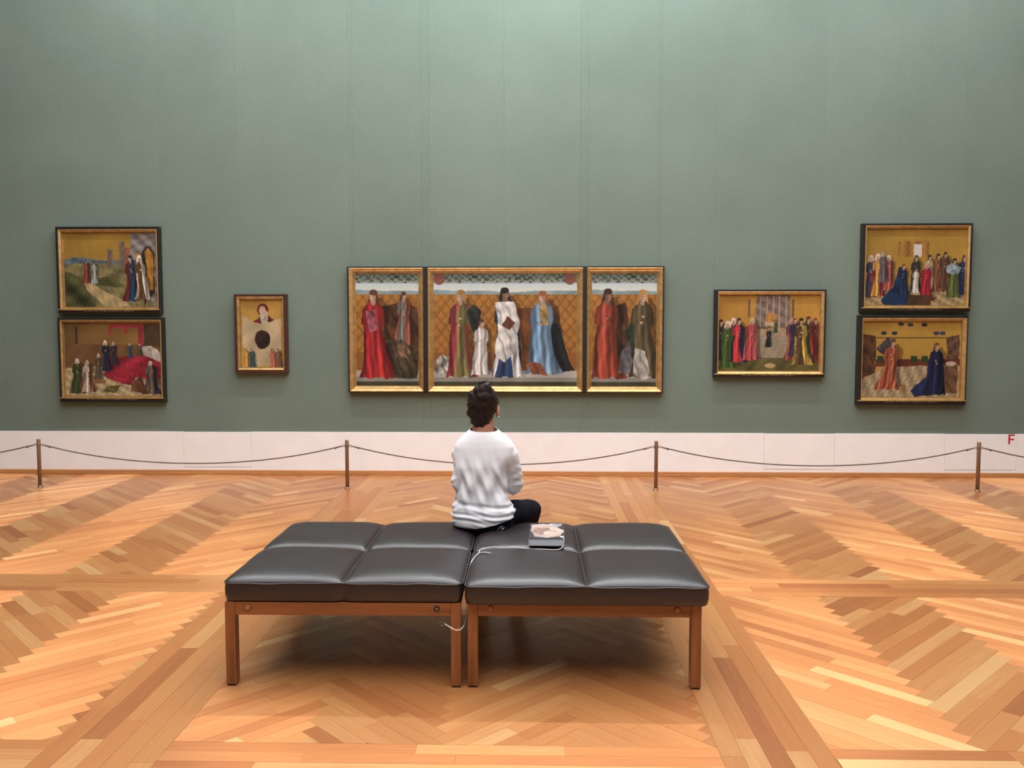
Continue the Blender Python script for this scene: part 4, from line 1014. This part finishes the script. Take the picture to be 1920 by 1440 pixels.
def folds(c, n):
    x, y, z = c[:, 0], c[:, 1], c[:, 2]; arm = (x > .175).astype(float)
    th = np.arctan2(x, -y); d = np.zeros(len(c))
    g = lambda v, m, s_: np.exp(-((v-m)/s_)**2)
    # bunched rolls of cloth above the hem
    low = g(z, .10, .055)*(1-arm)
    d += low*(.0042*np.sin((z-.10*x+.02*np.sin(11*x))*150)+.0026*np.sin((z+.14*x+.01*np.sin(23*x))*235+1.3))
    # long drag folds from the right armpit to the left waist and from both shoulder blades
    mid = g(z, .27, .12)*(1-arm)
    d += mid*(.006*np.sin((x*.9+(z-.3)*.55)*75)+.006*np.sin((x-.04-(z-.3)*.45)*58+.6)+.003*np.sin((x+.3*z)*140))
    d -= .013*g(x+.52*(z-.34), .075, .011)*g(z, .27, .08)*(y < 0)
    d -= .009*g(x-.40*(z-.34), -.105, .012)*g(z, .24, .07)*(y < 0)
    d += .007*g(x+.30*(z-.3), .02, .02)*g(z, .22, .07)*(y < 0)
    # waist crease
    d -= .008*g(z+.10*x, .165, .012)*(1-arm)*(y < .02)
    d -= .004*g(x-.02*(z-.3), .140, .011)*g(z, .31, .10)*(y < .05)
    # sleeve rings
    t = np.clip((.42-z)/.2, 0, 1)*np.clip((np.abs(x)-.13)/.04, 0, 1)
    d += t*(.0042*np.sin((z*1.1-.35*x+.2*y)*120)+.002*np.sin((z+.5*y)*210))
    return d
displace(shirt, folds)
# open collar, cuffs and hem: cut the closed ends off so the cloth ends cleanly
bms = bmesh.new(); bms.from_mesh(shirt)
for pc, pn in (((.005, 0, .590), (.02, -.16, 1)), ((.0, 0, .058), (.20, .10, -1))):
    bmesh.ops.bisect_plane(bms, geom=bms.verts[:]+bms.edges[:]+bms.faces[:], plane_co=pc, plane_no=Vector(pn).normalized(), clear_outer=True)
for pc, dr in (((.160, .130, .225), (-.39, .91, -.2)), ((-.092, .195, .22), (.5, .80, -.3))):
    dr = Vector(dr).normalized(); pc = Vector(pc)
    kill = [f for f in bms.faces if (f.calc_center_median()-pc).dot(dr) > 0 and (f.calc_center_median()-pc).length < .075]
    bmesh.ops.delete(bms, geom=kill, context='FACES')
bms.to_mesh(shirt); bms.free(); shirt.update(); shirt.shade_smooth()
shirt_o = link('shirt', shirt, M['shirt'], person)
sm = shirt_o.modifiers.new('thickness', 'SOLIDIFY'); sm.thickness = .0022; sm.offset = -1
# --- jeans and shoes
b_ = bmesh.new()
loft(b_, [(-.004, .005, .01, .135, .105), (.03, .003, .01, .168, .138), (.08, .0, .01, .17, .135), (.14, 0, .0, .15, .118), (.18, 0, -.003, .14, .108)])
for h_, k_, a_ in ((HIPR, KNR, ANR), (HIPL, KNL, ANL)):
    capsule(b_, h_, k_, .088, .066); capsule(b_, k_, (a_[0]*.97+k_[0]*.03, a_[1]*.97+k_[1]*.03, a_[2]+.02), .064, .046)
jeans = fuse('jeans', b_, .0065, 6)
displace(jeans, lambda c, n: .0012*np.sin(c[:, 0]*45+c[:, 1]*35)+.001*np.sin(c[:, 2]*80+c[:, 0]*40))
jeans_o = link('jeans', jeans, M['jeans'], person)
for a_, fx in ((ANR, .03), (ANL, .0)):
    b_ = bmesh.new(); z_ = -PZ+.004-(-0)
    ax_, ay_ = a_[0], a_[1]
    loft(b_, [(-PZ+.003, ax_+fx*.6, ay_+.07, .043, .125), (-PZ+.02, ax_+fx*.6, ay_+.07, .045, .127), (-PZ+.045, ax_+fx*.5, ay_+.062, .041, .115), (-PZ+.07, ax_+fx*.3, ay_+.035, .038, .078), (-PZ+.10, ax_, ay_, .041, .048)], 28)
    link('shoe', fuse('shoe', b_, .006, 4), M['shoe'], person)
# black strap with a pale tag peeking out at the right hip
c1 = np.array([.105, -.112, .012])
o = link('belt_strap', tube_mesh('belt_strap', [(.075, -.118, .014), (.092, -.128, .030), (.112, -.128, .050), (.124, -.118, .046), (.132, -.105, .034)], [.006, .008, .008, .008, .006], 8), M['clipblack'], jeans_o)
o = link('strap_tag', tube_mesh('strap_tag', [(.113, -.128, .030), (.117, -.130, .040), (.126, -.124, .043)], [.0016, .0026, .0016], 6), M['pearl'], jeans_o)
